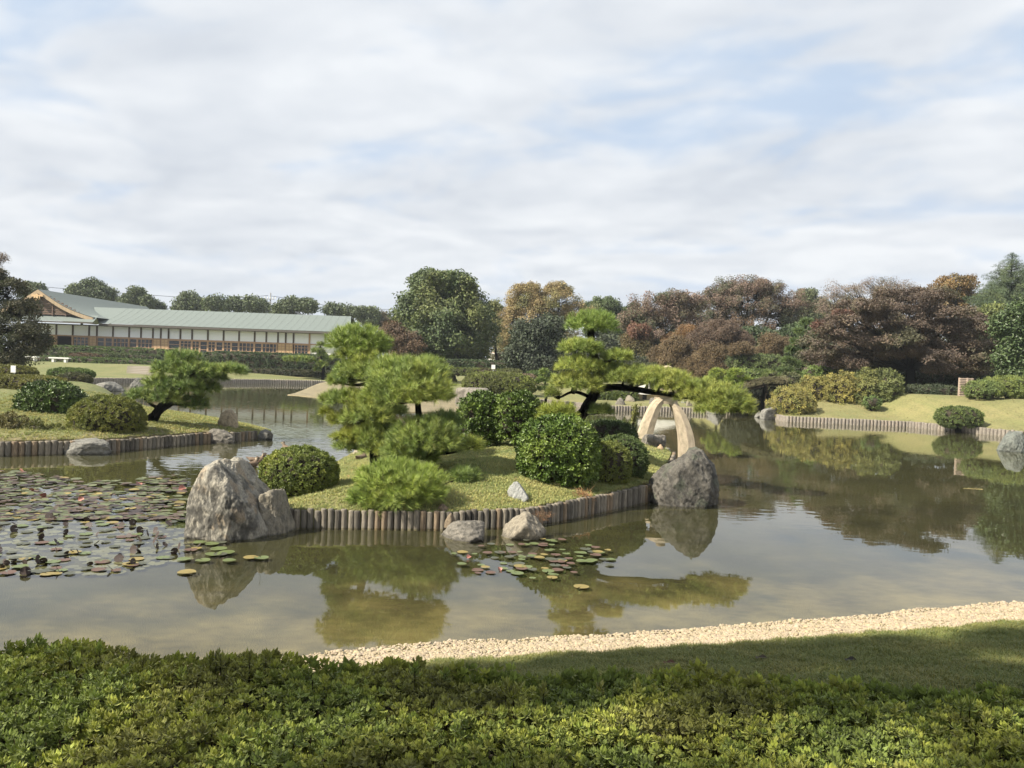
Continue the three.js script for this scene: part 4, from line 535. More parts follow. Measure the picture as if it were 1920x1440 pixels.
// left bank
bush('camellia_ball', 'dark glossy round bush at the back left of the left bank', [22, 718, 134, 806], 21.5, { size: 0.1, geo: G.camellia, mat: glossLeaf, cols: [C(0.035, 0.065, 0.016), C(0.055, 0.095, 0.022)], lump: 0.1, lf: 5, max: 4500, dens: 1.9 });
bush('clipped_azalea', 'olive green clipped dome on the left bank behind the flat pale rock', [116, 745, 246, 832], 19.4, { size: 0.075, cols: [C(0.08, 0.105, 0.016), C(0.115, 0.14, 0.022), C(0.14, 0.155, 0.026)], max: 5500, n: 2.3, lf: 5, dens: 2 });
[['low bronze green shrub at the water edge of the left bank, leftmost', [-40, 780, 40, 838], 18.6, [C(0.09, 0.085, 0.025), C(0.1, 0.11, 0.03)]], ['low olive shrub at the water edge between the leftmost shrub and the dark round bush', [30, 792, 84, 836], 18.7, [C(0.085, 0.1, 0.025), C(0.11, 0.12, 0.03)]], ['low olive green shrub just left of the clipped dome on the left bank', [76, 800, 118, 830], 18.9, [C(0.09, 0.11, 0.025), C(0.12, 0.14, 0.03)]]].forEach(([l, b, d, cols]) => bush('low_shrub', l, b, d, { size: 0.09, cols, lump: 0.2, lf: 4, max: 1500, core: 0.7, depth: 0.3 }));
bush('clipped_hedge', 'long low hedge with light top across the left bank', [-60, 706, 102, 752], 27, { size: 0.1, cols: [C(0.1, 0.11, 0.025), C(0.14, 0.15, 0.035)], n: 4, rz: 0.9, max: 4000, cf: 0.8 });
bush('clipped_hedge', 'smaller rounded hedge behind the long one at the left edge', [-40, 686, 46, 712], 33, { size: 0.12, cols: [C(0.09, 0.105, 0.025), C(0.12, 0.13, 0.03)], n: 2.6, max: 2000 });
bush('clipped_bush', 'dark rounded low bush by the inlet log edge on the left', [102, 702, 158, 722], 36, { size: 0.12, cols: [C(0.05, 0.06, 0.025), C(0.075, 0.08, 0.03)], n: 2.6, max: 1600 });
bush('clipped_bush', 'flat spreading low bush behind the dark one by the inlet', [84, 692, 160, 708], 40, { size: 0.13, cols: greens.mid, n: 2.4, max: 1600 });
bush('clipped_bush', 'small bronze bush between the long hedge and the inlet', [36, 700, 66, 712], 34, { size: 0.12, cols: [C(0.11, 0.095, 0.03), C(0.12, 0.12, 0.03)], max: 700 });

// ---------------------------------------------------------------- far bank hedges and shrubs
const far = (x, y) => -hitFar(x, y).z;
function hedge(name, label, [x0, y0, x1, y1], d, dep, o = {}) { return bush(name, label, [x0, y0, x1, y1], d, { size: 0.22, n: 6, rz: dep / 2, back: dep / 2, max: 6000, dens: 1.5, lump: 0.02, depth: 0.05, tilt: 0.45, core: 0.93, cy: 0.5, cf: 0.3, ...o, cat: 'hedge' }); }
hedge('tall_hedge', 'tall dark green clipped hedge in front of the right half of the hall', [372, 664, 660, 704], 78, 1.6, { cols: greens.dark, size: 0.25 });
hedge('low_hedge', 'thin low hedge along the foot of the tall dark hedge', [462, 694, 655, 706], 77, 0.7, { cols: [C(0.035, 0.05, 0.02), C(0.055, 0.065, 0.025)], size: 0.16 });
hedge('step_hedge', 'uppermost clipped hedge directly below the hall windows', [72, 652, 318, 672], 88, 1.6, { cols: greens.mid, size: 0.25 });
hedge('step_hedge', 'middle clipped hedge step with a bronze patch below the hall', [60, 662, 300, 682], 86, 1.4, { cols: [C(0.05, 0.08, 0.024), C(0.075, 0.105, 0.03)], size: 0.24 });
hedge('bronze_shrub', 'bronze brown clipped shrub in the hedge steps below the hall', [122, 663, 182, 677], 84.6, 1.4, { cols: [C(0.085, 0.055, 0.035), C(0.11, 0.075, 0.04)], n: 2.6, size: 0.2 });
hedge('step_hedge', 'lowest clipped hedge step behind the white benches', [20, 672, 320, 694], 83.5, 1.4, { cols: greens.mid, size: 0.24 });
hedge('low_hedge', 'thin low hedge in front of the steps right of the benches', [112, 685, 238, 696], 80, 0.8, { cols: greens.mid, size: 0.16 });
hedge('tall_hedge', 'dark clipped hedge behind the sign under the big round tree', [800, 677, 975, 700], 68, 1.5, { cols: greens.dark, size: 0.22 });
hedge('low_hedge', 'low yellow green hedge strip in front of the dark hedge near the sign', [830, 692, 948, 706], 64, 0.9, { cols: [C(0.075, 0.105, 0.022), C(0.11, 0.14, 0.03)], size: 0.18, n: 4 });
bush('clipped_mound', 'wide clipped mound of bright green azalea on the sandy shore behind the island', [866, 700, 1002, 742], 46, { size: 0.15, n: 2.8, rz: 1.7, cols: [C(0.08, 0.1, 0.022), C(0.12, 0.155, 0.028), C(0.16, 0.2, 0.034)], max: 4500, dens: 1.8, lump: 0.04, cf: 0.4 });
bush('clipped_bush', 'low olive bush right of the sign', [936, 693, 978, 707], 60, { size: 0.18, cols: [C(0.06, 0.075, 0.02), C(0.085, 0.1, 0.028)], max: 800 });
bush('clipped_bush', 'low dark bush left of the sign', [900, 692, 922, 703], 62, { size: 0.18, cols: [C(0.06, 0.055, 0.025), C(0.075, 0.075, 0.025)], max: 600 });
bush('clipped_bush', 'greyish pink low shrub between the mound and the cloud pruned pine', [964, 703, 1008, 720], 52, { size: 0.16, cols: [C(0.13, 0.1, 0.075), C(0.1, 0.09, 0.05)], max: 800, lump: 0.15 });
bush('clipped_bush', 'low green shrub at the foot of the dark evergreen', [985, 697, 1022, 712], 54, { size: 0.17, cols: greens.mid, max: 700 });
bush('clipped_hedge', 'bright green clipped hedge behind the far shore under the pine arm', [1104, 728, 1196, 752], 50, { size: 0.16, n: 3.6, rz: 0.8, cols: [C(0.07, 0.11, 0.02), C(0.1, 0.145, 0.026)], max: 2600 });
// small trained pines on the far side
const niwaki = (label, d, tr, pads, o = {}) => pine('cloud_pine', label, d, tr, pads.map(([x, y, a, b, z]) => [x, y, a, b, z ?? 0, o.cols ?? PD]), { r: o.r ?? 0.09, size: o.size ?? 0.24, geo: G.tuftFar, dens: o.dens ?? 1.2, lump: 0.1 });
niwaki('small tiered pine with one long low branch in front of the tall hedge', 75, [[606, 706], [606, 680], [600, 660], [602, 640]], [[601, 645, 10, 4], [596, 656, 15, 5], [562, 672, 34, 5], [604, 662, 12, 4], [604, 681, 14, 6], [596, 690, 10, 4], [612, 672, 12, 5]], { r: 0.16, size: 0.34 });
niwaki('small cloud pruned pine behind the arching pine, left of its trunk', 47, [[1024, 745], [1022, 720], [1022, 700]], [[1021, 697, 11, 7], [1018, 712, 14, 7], [1028, 727, 12, 7], [1012, 728, 10, 5], [1036, 706, 12, 7]], { size: 0.26 });
niwaki('small cloud pruned pine beside the trellis, left one', 50, [[1346, 730], [1345, 705]], [[1345, 697, 17, 9], [1338, 711, 20, 8], [1362, 714, 14, 8], [1346, 722, 18, 7]], { cols: PG });
niwaki('bright cloud pruned pine beside the trellis, right one', 49, [[1382, 735], [1379, 705]], [[1379, 697, 17, 9], [1370, 709, 14, 7], [1398, 712, 16, 7], [1388, 722, 20, 8], [1410, 722, 10, 6]], { cols: [C(0.1, 0.155, 0.03), C(0.14, 0.2, 0.035)] });
niwaki('tall cloud pruned conifer left of the wide purple maple', 53, [[1505, 745], [1503, 690], [1508, 640], [1512, 600]], [[1512, 603, 15, 9], [1500, 620, 14, 8], [1526, 622, 12, 7], [1494, 640, 16, 8], [1516, 645, 15, 8], [1484, 655, 14, 8], [1504, 662, 16, 8], [1478, 675, 16, 8], [1500, 682, 18, 8], [1520, 672, 14, 8], [1472, 695, 18, 8], [1500, 702, 20, 8], [1486, 715, 18, 7], [1528, 690, 12, 7], [1514, 714, 16, 7]], { r: 0.16, size: 0.3, cols: [C(0.045, 0.08, 0.028), C(0.065, 0.105, 0.034)] });

// shrubs on the right shore
[['yellow green rhododendron at the water edge beside the trellis post', [1450, 727, 1530, 785], 41.5], ['rounded rhododendron behind the one at the water edge', [1500, 708, 1566, 768], 44], ['yellow tinged rhododendron in the middle of the right shore clump', [1548, 700, 1620, 770], 43.5], ['green rhododendron in the right part of the shore clump', [1600, 695, 1664, 766], 43.2], ['darker green rhododendron at the right end of the shore clump', [1640, 694, 1698, 762], 43]].forEach(([l, b, d], i) =>
  bush('rhododendron', l, b, d, { size: 0.2, geo: G.rhodo, cols: i === 4 ? [C(0.07, 0.095, 0.025), C(0.1, 0.125, 0.035)] : i === 3 ? [C(0.08, 0.11, 0.026), C(0.13, 0.145, 0.04)] : [C(0.11, 0.13, 0.03), C(0.2, 0.185, 0.05), C(0.15, 0.15, 0.035)], lump: 0.22, lf: 4, depth: 0.3, max: 2200, dens: 1.7, core: 0.72, cf: 1.2, n: 2.1, deep: 0.8 }));
bush('low_shrub', 'small green shrub in front of the shore clump on the right lawn', [1624, 745, 1652, 764], 42, { size: 0.18, geo: G.rhodo, cols: greens.mid, lump: 0.2, max: 500 });
bush('clipped_bush', 'oval clipped bush leaning over the log edge of the right shore', [1760, 764, 1838, 803], 36.8, { size: 0.13, n: 2.7, cols: [C(0.06, 0.095, 0.02), C(0.085, 0.125, 0.026)], max: 3500, cy: 0.52, ymin: -0.99, back: 0.1, deep: 0.7 });
bush('low_shrub', 'tiny sprig at the right side of the oval clipped bush', [1828, 784, 1842, 796], 36.4, { size: 0.14, cols: greens.mid, max: 120, lump: 0.3 });
[['bright green azalea hedge at the right edge behind the lawn', [1862, 708, 1950, 746], 40, [C(0.08, 0.12, 0.024), C(0.13, 0.165, 0.032)]], ['azalea bush between the slatted stack and the thin trunked tree', [1824, 716, 1884, 745], 39.6, [C(0.06, 0.1, 0.022), C(0.1, 0.14, 0.03)]]].forEach(([l, b, d, c]) => bush('azalea_bush', l, b, d, { size: 0.17, geo: G.rhodo, cols: c, lump: 0.14, max: 2200, n: 2.6, core: 0.75 }));
[['low dark shrub in the shade left of the slatted stack', [1700, 724, 1806, 746], 43.5, [C(0.02, 0.035, 0.012), C(0.035, 0.05, 0.018)]], ['bright shrub below the left side of the purple maple', [1508, 688, 1568, 716], 49, [C(0.07, 0.12, 0.024), C(0.1, 0.155, 0.03)]], ['long bright green hedge above the trellis', [1372, 694, 1470, 716], 55, [C(0.07, 0.115, 0.024), C(0.1, 0.145, 0.03)]], ['green hedge behind the trellis, upper one', [1362, 666, 1490, 702], 60, [C(0.06, 0.095, 0.03), C(0.08, 0.115, 0.034)]], ['grey green loose shrub right of the trellis post', [1440, 700, 1510, 775], 45.5, [C(0.06, 0.075, 0.03), C(0.085, 0.1, 0.04)]], ['added shrub mass coloured dark as the shade under the maple', [1540, 690, 1720, 742], 51.5, [C(0.018, 0.03, 0.012), C(0.03, 0.045, 0.016)]], ['added shrub row coloured dark as the shade behind the slatted stack', [1690, 694, 1900, 742], 51, [C(0.018, 0.03, 0.012), C(0.03, 0.042, 0.016)]], ['dark undergrowth behind the brown domes', [1170, 672, 1330, 730], 66, [C(0.025, 0.035, 0.014), C(0.04, 0.05, 0.02)]]].forEach(([l, b, d, c]) => bush('shrub', l, b, d, { size: 0.24, geo: G.rhodo, cols: c, lump: 0.14, max: 2600, n: 2.6, core: 0.8, deep: 0.35 }));  // the darkest ones fill in under the crowns, shade put into their colour
// ---------------------------------------------------------------- trees
const AUT = { orange: [C(0.2, 0.17, 0.085), C(0.24, 0.2, 0.105), C(0.13, 0.142, 0.06)], red: [C(0.065, 0.085, 0.044), C(0.12, 0.09, 0.075), C(0.16, 0.118, 0.103), C(0.085, 0.085, 0.053)], brown: [C(0.085, 0.062, 0.03), C(0.12, 0.088, 0.044)], maple: [C(0.06, 0.046, 0.037), C(0.09, 0.068, 0.053), C(0.066, 0.07, 0.038)], pink: [C(0.165, 0.13, 0.112), C(0.13, 0.11, 0.088), C(0.095, 0.094, 0.062)] };
const CAM = [C(0.035, 0.06, 0.022), C(0.055, 0.088, 0.028), C(0.085, 0.11, 0.034)];
tree('camphor_tree', 'huge rounded dark green tree in the centre beside the hall', 76, [848, 700], [[828, 555, 60, 48], [790, 590, 52, 42, 1], [872, 588, 48, 50, 0], [765, 628, 36, 38, 1], [825, 625, 66, 46, 2.5], [893, 632, 30, 42, 0.5], [815, 530, 42, 24], [858, 540, 36, 28], [775, 660, 36, 18, 1.5], [850, 655, 50, 22, 1.5], [885, 660, 28, 20, 0]], { ground: 0.9, size: 0.62, cols: [C(0.04, 0.068, 0.022), C(0.065, 0.098, 0.03), C(0.1, 0.125, 0.038)], subflat: 0.6, trunk: 0.55, subs: 22, sub: 0.34, klo: 0.8, dens: 0.9, fork: 0.35 });
tree('yellow_tree', 'orange yellow zelkova behind the dark evergreen', 88, [1010, 690], [[985, 560, 36, 26], [1045, 562, 46, 28], [1082, 592, 28, 26], [958, 602, 20, 28], [1010, 600, 50, 32], [1055, 610, 36, 26], [948, 642, 14, 16], [1048, 542, 26, 12], [988, 543, 18, 10], [1012, 560, 34, 26], [966, 575, 20, 20], [1030, 585, 40, 24]], { ground: 1, size: 0.55, cols: AUT.orange, geo: G.fine, trunk: 0.3, subs: 26, sub: 0.2, frk: 1.35, dens: 0.46, twigs: true, limbR: 0.16 });
tree('dark_evergreen', 'dense blackish green evergreen below the yellow tree', 68, [1005, 712], [[1005, 632, 48, 36], [1030, 612, 28, 20], [985, 662, 36, 28, 0.5], [1032, 668, 28, 30], [965, 672, 20, 22, 0.4], [1005, 680, 38, 18, 0.8]], { ground: 0.8, size: 0.55, cols: [C(0.022, 0.036, 0.018), C(0.035, 0.052, 0.024)], trunk: 0.3, subs: 22, dens: 0.9 });
tree('far_tree', 'green tree behind the arching pine dome', 100, [1140, 690], [[1118, 580, 24, 20], [1145, 582, 28, 22], [1150, 615, 28, 32], [1120, 615, 24, 26]], { ground: 1, size: 0.6, cols: CAM, trunk: 0.3, subs: 18 });
tree('far_tree', 'small dark green tree between the dome pine and the red cherry', 104, [1186, 690], [[1188, 582, 14, 14], [1180, 612, 18, 22]], { ground: 1, size: 0.6, cols: CAM, trunk: 0.25, subs: 14 });
tree('far_tree', 'light green tree showing right of the big round tree', 95, [930, 690], [[928, 580, 16, 18], [932, 612, 16, 22]], { ground: 1, size: 0.55, cols: [C(0.1, 0.12, 0.04), C(0.13, 0.14, 0.05)], trunk: 0.25, subs: 14 });
tree('cherry_tree', 'reddish cherry with an orange patch left of the largest cherry', 70, [1236, 715], [[1228, 580, 44, 28], [1258, 562, 30, 14], [1218, 620, 36, 24, 0.6], [1195, 645, 26, 22, 0.8, [C(0.12, 0.085, 0.04), C(0.1, 0.1, 0.04)]], [1270, 590, 28, 26], [1290, 572, 30, 18], [1184, 602, 22, 20], [1240, 600, 40, 24], [1198, 622, 16, 10, 1.5, [C(0.15, 0.082, 0.06), C(0.12, 0.082, 0.055)]], [1240, 650, 34, 22, 0.3, [C(0.05, 0.065, 0.03), C(0.1, 0.085, 0.04)]]], { ground: 0.9, size: 0.5, cols: AUT.red, geo: G.fine, trunk: 0.28, subs: 26, sub: 0.22, frk: 1.4, dens: 0.42, twigs: true, limbR: 0.13, fork: 0.4 });
tree('cherry_tree', 'largest spreading pinkish brown cherry on the skyline', 80, [1398, 712], [[1390, 566, 72, 32], [1338, 588, 50, 34], [1445, 580, 52, 36], [1400, 616, 70, 30, 0, [C(0.1, 0.095, 0.05), C(0.16, 0.11, 0.075)]], [1402, 536, 60, 16], [1478, 602, 30, 30], [1430, 545, 40, 16], [1345, 562, 40, 20], [1482, 572, 34, 24], [1306, 604, 34, 26], [1370, 548, 40, 18], [1350, 622, 40, 24, 0, [C(0.07, 0.075, 0.04), C(0.13, 0.095, 0.06)]]], { ground: 1, size: 0.5, cols: AUT.red, geo: G.fine, trunk: 0.45, subs: 30, sub: 0.2, frk: 1.4, dens: 0.42, twigs: true, limbR: 0.2, fork: 0.4 });
tree('cherry_tree', 'pale pinkish brown cherry with bare twigs behind the purple maple', 82, [1610, 700], [[1620, 556, 76, 26], [1565, 570, 36, 24], [1692, 548, 34, 24], [1600, 585, 60, 24, 0, [C(0.12, 0.11, 0.06), C(0.18, 0.125, 0.09)]], [1655, 536, 40, 14]], { ground: 1.6, size: 0.48, cols: AUT.pink, geo: G.sparse, trunk: 0.4, subs: 30, sub: 0.2, frk: 1.45, dens: 0.8, twigs: true, limbR: 0.18, fork: 0.4 });
tree('far_tree', 'small green tree on the skyline between the two cherries', 100, [1520, 690], [[1514, 556, 18, 15], [1535, 575, 26, 20], [1528, 600, 30, 26]], { ground: 1.5, size: 0.55, cols: [C(0.06, 0.085, 0.04), C(0.08, 0.1, 0.05)], trunk: 0.25, subs: 16, dens: 0.6 });
tree('dark_tree', 'dark green tree standing behind the largest cherry', 76, [1450, 700], [[1350, 640, 50, 26], [1440, 640, 60, 30], [1290, 650, 40, 30], [1500, 640, 40, 30]], { ground: 1, size: 0.6, cols: greens.dark, trunk: 0.3, subs: 18, dens: 0.7 });
tree('brown_tree', 'olive brown tree on the skyline left of the tall cedar', 78, [1795, 700], [[1790, 534, 36, 22], [1762, 550, 26, 16], [1816, 556, 24, 24], [1790, 565, 34, 20]], { ground: 1.6, size: 0.52, cols: [C(0.13, 0.09, 0.035), C(0.17, 0.115, 0.045), C(0.09, 0.08, 0.03)], geo: G.flatSpray, trunk: 0.3, subs: 20, dens: 0.6, twigs: true, limbR: 0.14, subflat: 0.5 });
tree('brown_tree', 'brown maple standing in front of the left side of the big round tree', 70, [742, 706], [[735, 622, 26, 20], [765, 645, 30, 22, 0.5], [728, 650, 22, 20], [760, 668, 30, 14]], { ground: 0.9, size: 0.5, cols: [C(0.075, 0.05, 0.028), C(0.1, 0.065, 0.034), C(0.06, 0.06, 0.028)], geo: G.flatSpray, trunk: 0.2, subs: 18, subflat: 0.5, dens: 0.6 });
{ // wide layered maple
  rnd = mulberry(771); const bl = [], rows = [[562, 1640, 1765, 7], [585, 1600, 1805, 10], [606, 1575, 1830, 11], [628, 1550, 1850, 13], [650, 1530, 1868, 14], [672, 1528, 1868, 14], [690, 1545, 1850, 11]];
  rows.forEach(([y, a, b, n], j) => { for (let i = 0; i < n; i++) bl.push([mix(a, b, i / (n - 1)) + rr(-10, 10), y + rr(-10, 10), rr(26, 40), rr(12, 19), rr(-2.5, 2.8)]); });
  bl.push([1540, 612, 16, 6, 1.5, [C(0.11, 0.05, 0.038), C(0.09, 0.05, 0.036)]], [1580, 590, 18, 7, 1.5, [C(0.1, 0.05, 0.038), C(0.085, 0.05, 0.036)]]);
  tree('maple_tree', 'wide purplish brown layered maple filling the right background', 48, [1712, 735], bl, { ground: 1.5, size: 0.33, cols: AUT.maple, geo: G.flatSpray, trunk: 0.35, subs: 11, sub: 0.38, subflat: 0.36, dens: 0.7, fork: 0.45, limbR: 0.05, zlo: -0.3, upb: 0.9 });
}
const domes = [['small brown clipped dome at the left of the brown group', 62, [[1234, 667, 16, 17]]], ['broad brown clipped dome with an orange top in the brown group', 61, [[1272, 672, 38, 36], [1262, 650, 24, 20], [1285, 690, 40, 28]]], ['large grey brown dome shaped crown behind the clipped domes', 66, [[1350, 628, 52, 28], [1320, 645, 40, 26], [1375, 645, 40, 24]]], ['two lobed rusty brown clipped dome in front of the brown group', 57, [[1338, 663, 26, 18], [1320, 688, 32, 26], [1330, 700, 36, 22]]], ['small rusty brown clipped dome right of the two lobed one', 60, [[1388, 658, 22, 14]]], ['rounded red brown crown left of the cloud pruned conifer', 62, [[1455, 646, 34, 20], [1440, 662, 26, 16]]], ['orange brown crown behind the brown clipped domes', 68, [[1290, 625, 22, 14], [1262, 640, 18, 14]]]];
domes.forEach(([l, d, b], i) => tree('clipped_tree', l, d, [b[0][0], 725], b, { ground: 1, size: 0.34, cols: i === 2 ? [C(0.085, 0.06, 0.044), C(0.11, 0.078, 0.056)] : i === 6 ? [C(0.16, 0.098, 0.04), C(0.13, 0.08, 0.036)] : AUT.brown, geo: G.fine, trunk: 0.14, subs: 26, sub: 0.3, dens: 0.85, subflat: 1, zlo: -0.5 }));
{ // cedars and the trees at the right edge
  const conifer = (label, d, x, y0, yb, hw, seed) => { // whorls of drooping branches round a straight trunk
    rnd = mulberry(seed); const root = at(x, 715, d); root.y = 1.6; const t = thing('cedar_tree', label, 'tree', root), H = at(x, y0, d).y - 1.6, R = toPx(hw, d), list = [], l = [limb([V(0, -0.3, 0), V(0, H * 0.6, 0), V(0, H, 0)], 0.32, 0.03, 8)], y1 = at(x, yb, d).y - 1.6;
    for (let y = H - 0.15, k = 0; y > y1; y -= 0.26, k++) {
      const f = clamp((H - y) / (H - y1)), r = R * Math.pow(f, 0.82), n = 6 + Math.round(8 * f);
      for (let i = 0; i < n; i++) { const az = i / n * 6.283 + k * 1.7 + rr(-0.3, 0.3), L = r * rr(0.65, 1.15) + 0.12, e = V(Math.cos(az) * L, y + L * rr(0.02, 0.22), Math.sin(az) * L); if (L > 0.8) l.push(limb([V(0, y - 0.1, 0), e], 0.035, 0.012, 4)); const m = Math.max(2, Math.round(L * 3.6)); for (let j = 1; j <= m; j++) { const p = V(0, y - 0.1, 0).lerp(e, Math.pow(j / m, 0.7)).add(V(rr(-0.18, 0.18), rr(-0.2, 0.1), rr(-0.18, 0.18))); list.push([mat4(p, V(Math.cos(az) * 0.5, 1, Math.sin(az) * 0.5).normalize(), rr(0, 6.28), V(1, 0.75, 1).multiplyScalar(rr(0.34, 0.6) * (0.6 + 0.5 * f))), colorOf([C(0.035, 0.066, 0.032), C(0.055, 0.092, 0.04), C(0.08, 0.118, 0.046)], p, 0.5, 0.2)]); } }
    }
    obj('trunk', l, barkDark, t); inst('crown', G.conifer, leafMat, list, t);
  };
  conifer('tall pointed green cedar at the right of the skyline', 74, 1886, 476, 640, 104, 41); conifer('second green cedar cut by the right edge of the view', 78, 1932, 490, 640, 100, 42); conifer('shorter rounded cedar in front of the tall pointed one', 70, 1850, 532, 640, 62, 43);
  tree('green_tree', 'light green loose crown below the cedars', 64, [1850, 712], [[1860, 590, 30, 16], [1840, 600, 18, 14]], { ground: 1.6, size: 0.45, cols: [C(0.09, 0.12, 0.035), C(0.12, 0.15, 0.045)], trunk: 0.2, subs: 18, dens: 0.7 });
  tree('evergreen_tree', 'dark glossy evergreen with thin pale trunk at the right edge', 43, [1886, 738], [[1900, 610, 30, 36], [1912, 650, 34, 30], [1892, 672, 26, 24], [1925, 600, 30, 40], [1898, 696, 24, 14], [1930, 680, 30, 30]], { ground: 1.55, size: 0.36, cols: [C(0.035, 0.06, 0.024), C(0.055, 0.085, 0.034)], mat: glossLeaf, geo: G.broad, trunk: 0.09, subs: 22, dens: 0.75, bark: barkPale, fork: 0.4 });
}
tree('maple_tree', 'shadowy dark leaved maple hanging in at the left edge in front of the hall', 42, [-30, 720], [[14, 540, 34, 20, 0], [40, 585, 36, 26], [18, 615, 40, 26, 0.6], [62, 622, 34, 22, 0], [8, 655, 38, 26, 0.5], [52, 652, 32, 20], [-20, 580, 40, 36], [76, 640, 18, 12], [30, 678, 36, 10], [-10, 520, 26, 14]], { ground: 0.95, size: 0.34, cols: [C(0.045, 0.058, 0.028), C(0.062, 0.06, 0.032), C(0.04, 0.058, 0.028)], geo: G.flatSpray, trunk: 0.2, subs: 18, sub: 0.3, subflat: 0.45, dens: 0.46, limbR: 0.09, twigs: true });
tree('tall_tree', 'thin twig tips of a taller tree at the upper left edge', 40, [-60, 720], [[-2, 484, 16, 8], [-30, 500, 30, 20]], { ground: 0.95, size: 0.26, cols: [C(0.08, 0.06, 0.04), C(0.1, 0.07, 0.045)], geo: G.sparse, trunk: 0.16, subs: 12, dens: 0.5, twigs: true, limbR: 0.05 });
[[['leftmost dark tree clump behind the gable'], [[70, 548, 16, 12], [50, 545, 14, 12]]], [['wide tree clump with three tops behind the hall roof, near the gable'], [[146, 546, 17, 11], [168, 540, 16, 13], [188, 548, 14, 14], [178, 558, 26, 12]]], [['small tree clump just right of the widest clump behind the roof'], [[206, 558, 14, 12]]], [['pointed tree clump behind the hall roof, third from the gable'], [[252, 555, 14, 18], [240, 568, 18, 12], [272, 568, 12, 14]]], [['tiny tree top behind the hall roof'], [[297, 577, 9, 7]]], [['broad tree clump behind the middle of the hall roof'], [[355, 564, 14, 16], [342, 574, 18, 12], [372, 574, 18, 12]]], [['tree clump right of the broad one behind the roof'], [[405, 573, 20, 15]]], [['twin topped tree clump left of the utility pole'], [[440, 573, 13, 14], [466, 572, 11, 13]]], [['rounded tree clump just left of the utility pole'], [[486, 578, 20, 12], [480, 570, 14, 10]]], [['flat topped tree clump right of the utility pole'], [[548, 572, 24, 10], [575, 576, 16, 12], [530, 582, 18, 8]]], [['long low tree clump at the right end of the hall roof'], [[625, 584, 18, 12], [650, 584, 18, 10], [672, 586, 18, 12], [695, 592, 16, 12]]], [['brownish tree clump where the hall roof ends'], [[690, 600, 24, 14], [715, 602, 18, 16]]]].forEach(([[l], b], i) => tree('background_tree', l, 128 + (i % 3) * 3, [b[0][0], 690], b, { ground: 1, size: 0.85, cols: i === 11 ? [C(0.09, 0.075, 0.045), C(0.07, 0.07, 0.04)] : [C(0.05, 0.075, 0.036), C(0.072, 0.1, 0.044)], trunk: 0.25, subs: 15, sub: 0.34, klo: 0.85, subflat: 1, dens: 0.7, fork: 0.7, group: undefined }));
// trees behind the viewer, up-sun: their shade lies over the near lawn and the azalea hedge, with gaps in the crowns
{
  const gaps = [[-1.05, -2.8, 0.36], [-1.35, -2.3, 0.42], [-2.2, -3.0, 0.4], [0.75, -3.12, 0.3], [1.3, -2.75, 0.3], [2.0, -2.9, 0.26], [-0.3, -2.55, 0.2], [0.5, -2.35, 0.2], [3.4, -5.0, 0.25], [1.9, -4.9, 0.2]];
  [[-3.6, -1.9, 'leftmost'], [-1.9, -0.2, 'second from the left'], [-0.2, 1.5, 'middle one'], [1.5, 3.4, 'second from the right'], [3.4, 5.6, 'right hand one'], [5.6, 8.0, 'rightmost']].forEach(([x0, x1, w], i) => {
    rnd = mulberry(500 + i); const list = [], pts = [];
    for (let k = 0; k < 118; k++) {
      const x = rr(x0 - 0.25, x1 + 0.25), zf = Math.max(zTurf(x) + 0.42, -6.9), z = mix(-0.8, x < -1.4 ? Math.max(zf, -4.3) : zf, Math.pow(rnd(), 0.95));
      if (gaps.some(([a, b, r]) => Math.hypot((x - a) * 0.75, z - b) < r * 1.6)) continue;
      pts.push(V(x, z < -3.3 ? 0.55 : 1.1, z).addScaledVector(SUN, rr(11, 14)));
    }
    const c = V(0, 0, 0); pts.forEach((p) => c.add(p)); c.multiplyScalar(1 / pts.length); const root = V(c.x, 0.6, 2.2 + 0.5 * (i % 2));
    const t = thing('shade_tree', 'leafy tree behind the viewer shading the near lawn, ' + w, 'tree', root), limbs = [limb(wob(V(0, -0.3, 0), V(0, c.y - 2.2, -0.5), 3, 0.12), 0.2, 0.13, 8)];
    pts.forEach((p, k) => { const q = p.clone().sub(root); if (k % 3 === 0) limbs.push(limb(wob(V(0, c.y - 2.4, -0.5), q, 3, 0.15), 0.035, 0.01, 4)); shell({ c: q, a: V(0.26, 0.2, 0.26), count: 14, size: 0.2, cols: greens.mid, depth: 0.6, lump: 0.3, out: list }); });
    obj('trunk', limbs, barkDark, t); inst('crown', G.broad, leafMat, list, t);
  });
}
{ // far-off wood closing the view below the crowns on the right
  rnd = mulberry(2024); const list = [];
  for (let i = 0; i < 5200; i++) { const x = rr(930, 2000), d = rr(96, 112), y = mix(712, 636 + 16 * n2(x * 0.012, 1) + 9 * n2(x * 0.05, 4), Math.pow(rnd(), 0.8)), p = at(x, y, d); list.push([mat4(p, V(rr(-0.6, 0.6), 1, rr(-0.6, 0.6)).normalize(), rr(0, 6), rr(0.7, 1.2)), colorOf([C(0.03, 0.045, 0.02), C(0.05, 0.065, 0.03), C(0.07, 0.06, 0.035)], p, 0.15)]); }
  tag(inst('distant_wood', G.broad, leafMat, list), 'far-off dark wood seen between the trunks on the right', 'wood', null, 'stuff');
  const more = []; for (let i = 0; i < 2600; i++) { const x = rr(-1500, -30), d = rr(128, 150), y = mix(690, 588 + 22 * n2(x * 0.008, 3) + 9 * n2(x * 0.04, 8), Math.pow(rnd(), 0.8)), p = at(x, y, d); more.push([mat4(p, V(rr(-0.6, 0.6), 1, rr(-0.6, 0.6)).normalize(), rr(0, 6), rr(1, 1.7)), colorOf([C(0.04, 0.06, 0.028), C(0.06, 0.085, 0.036)], p, 0.15)]); }
  tag(inst('distant_wood', G.broad, leafMat, more), 'far-off green wood beyond the left end of the hall', 'wood', null, 'stuff');
}
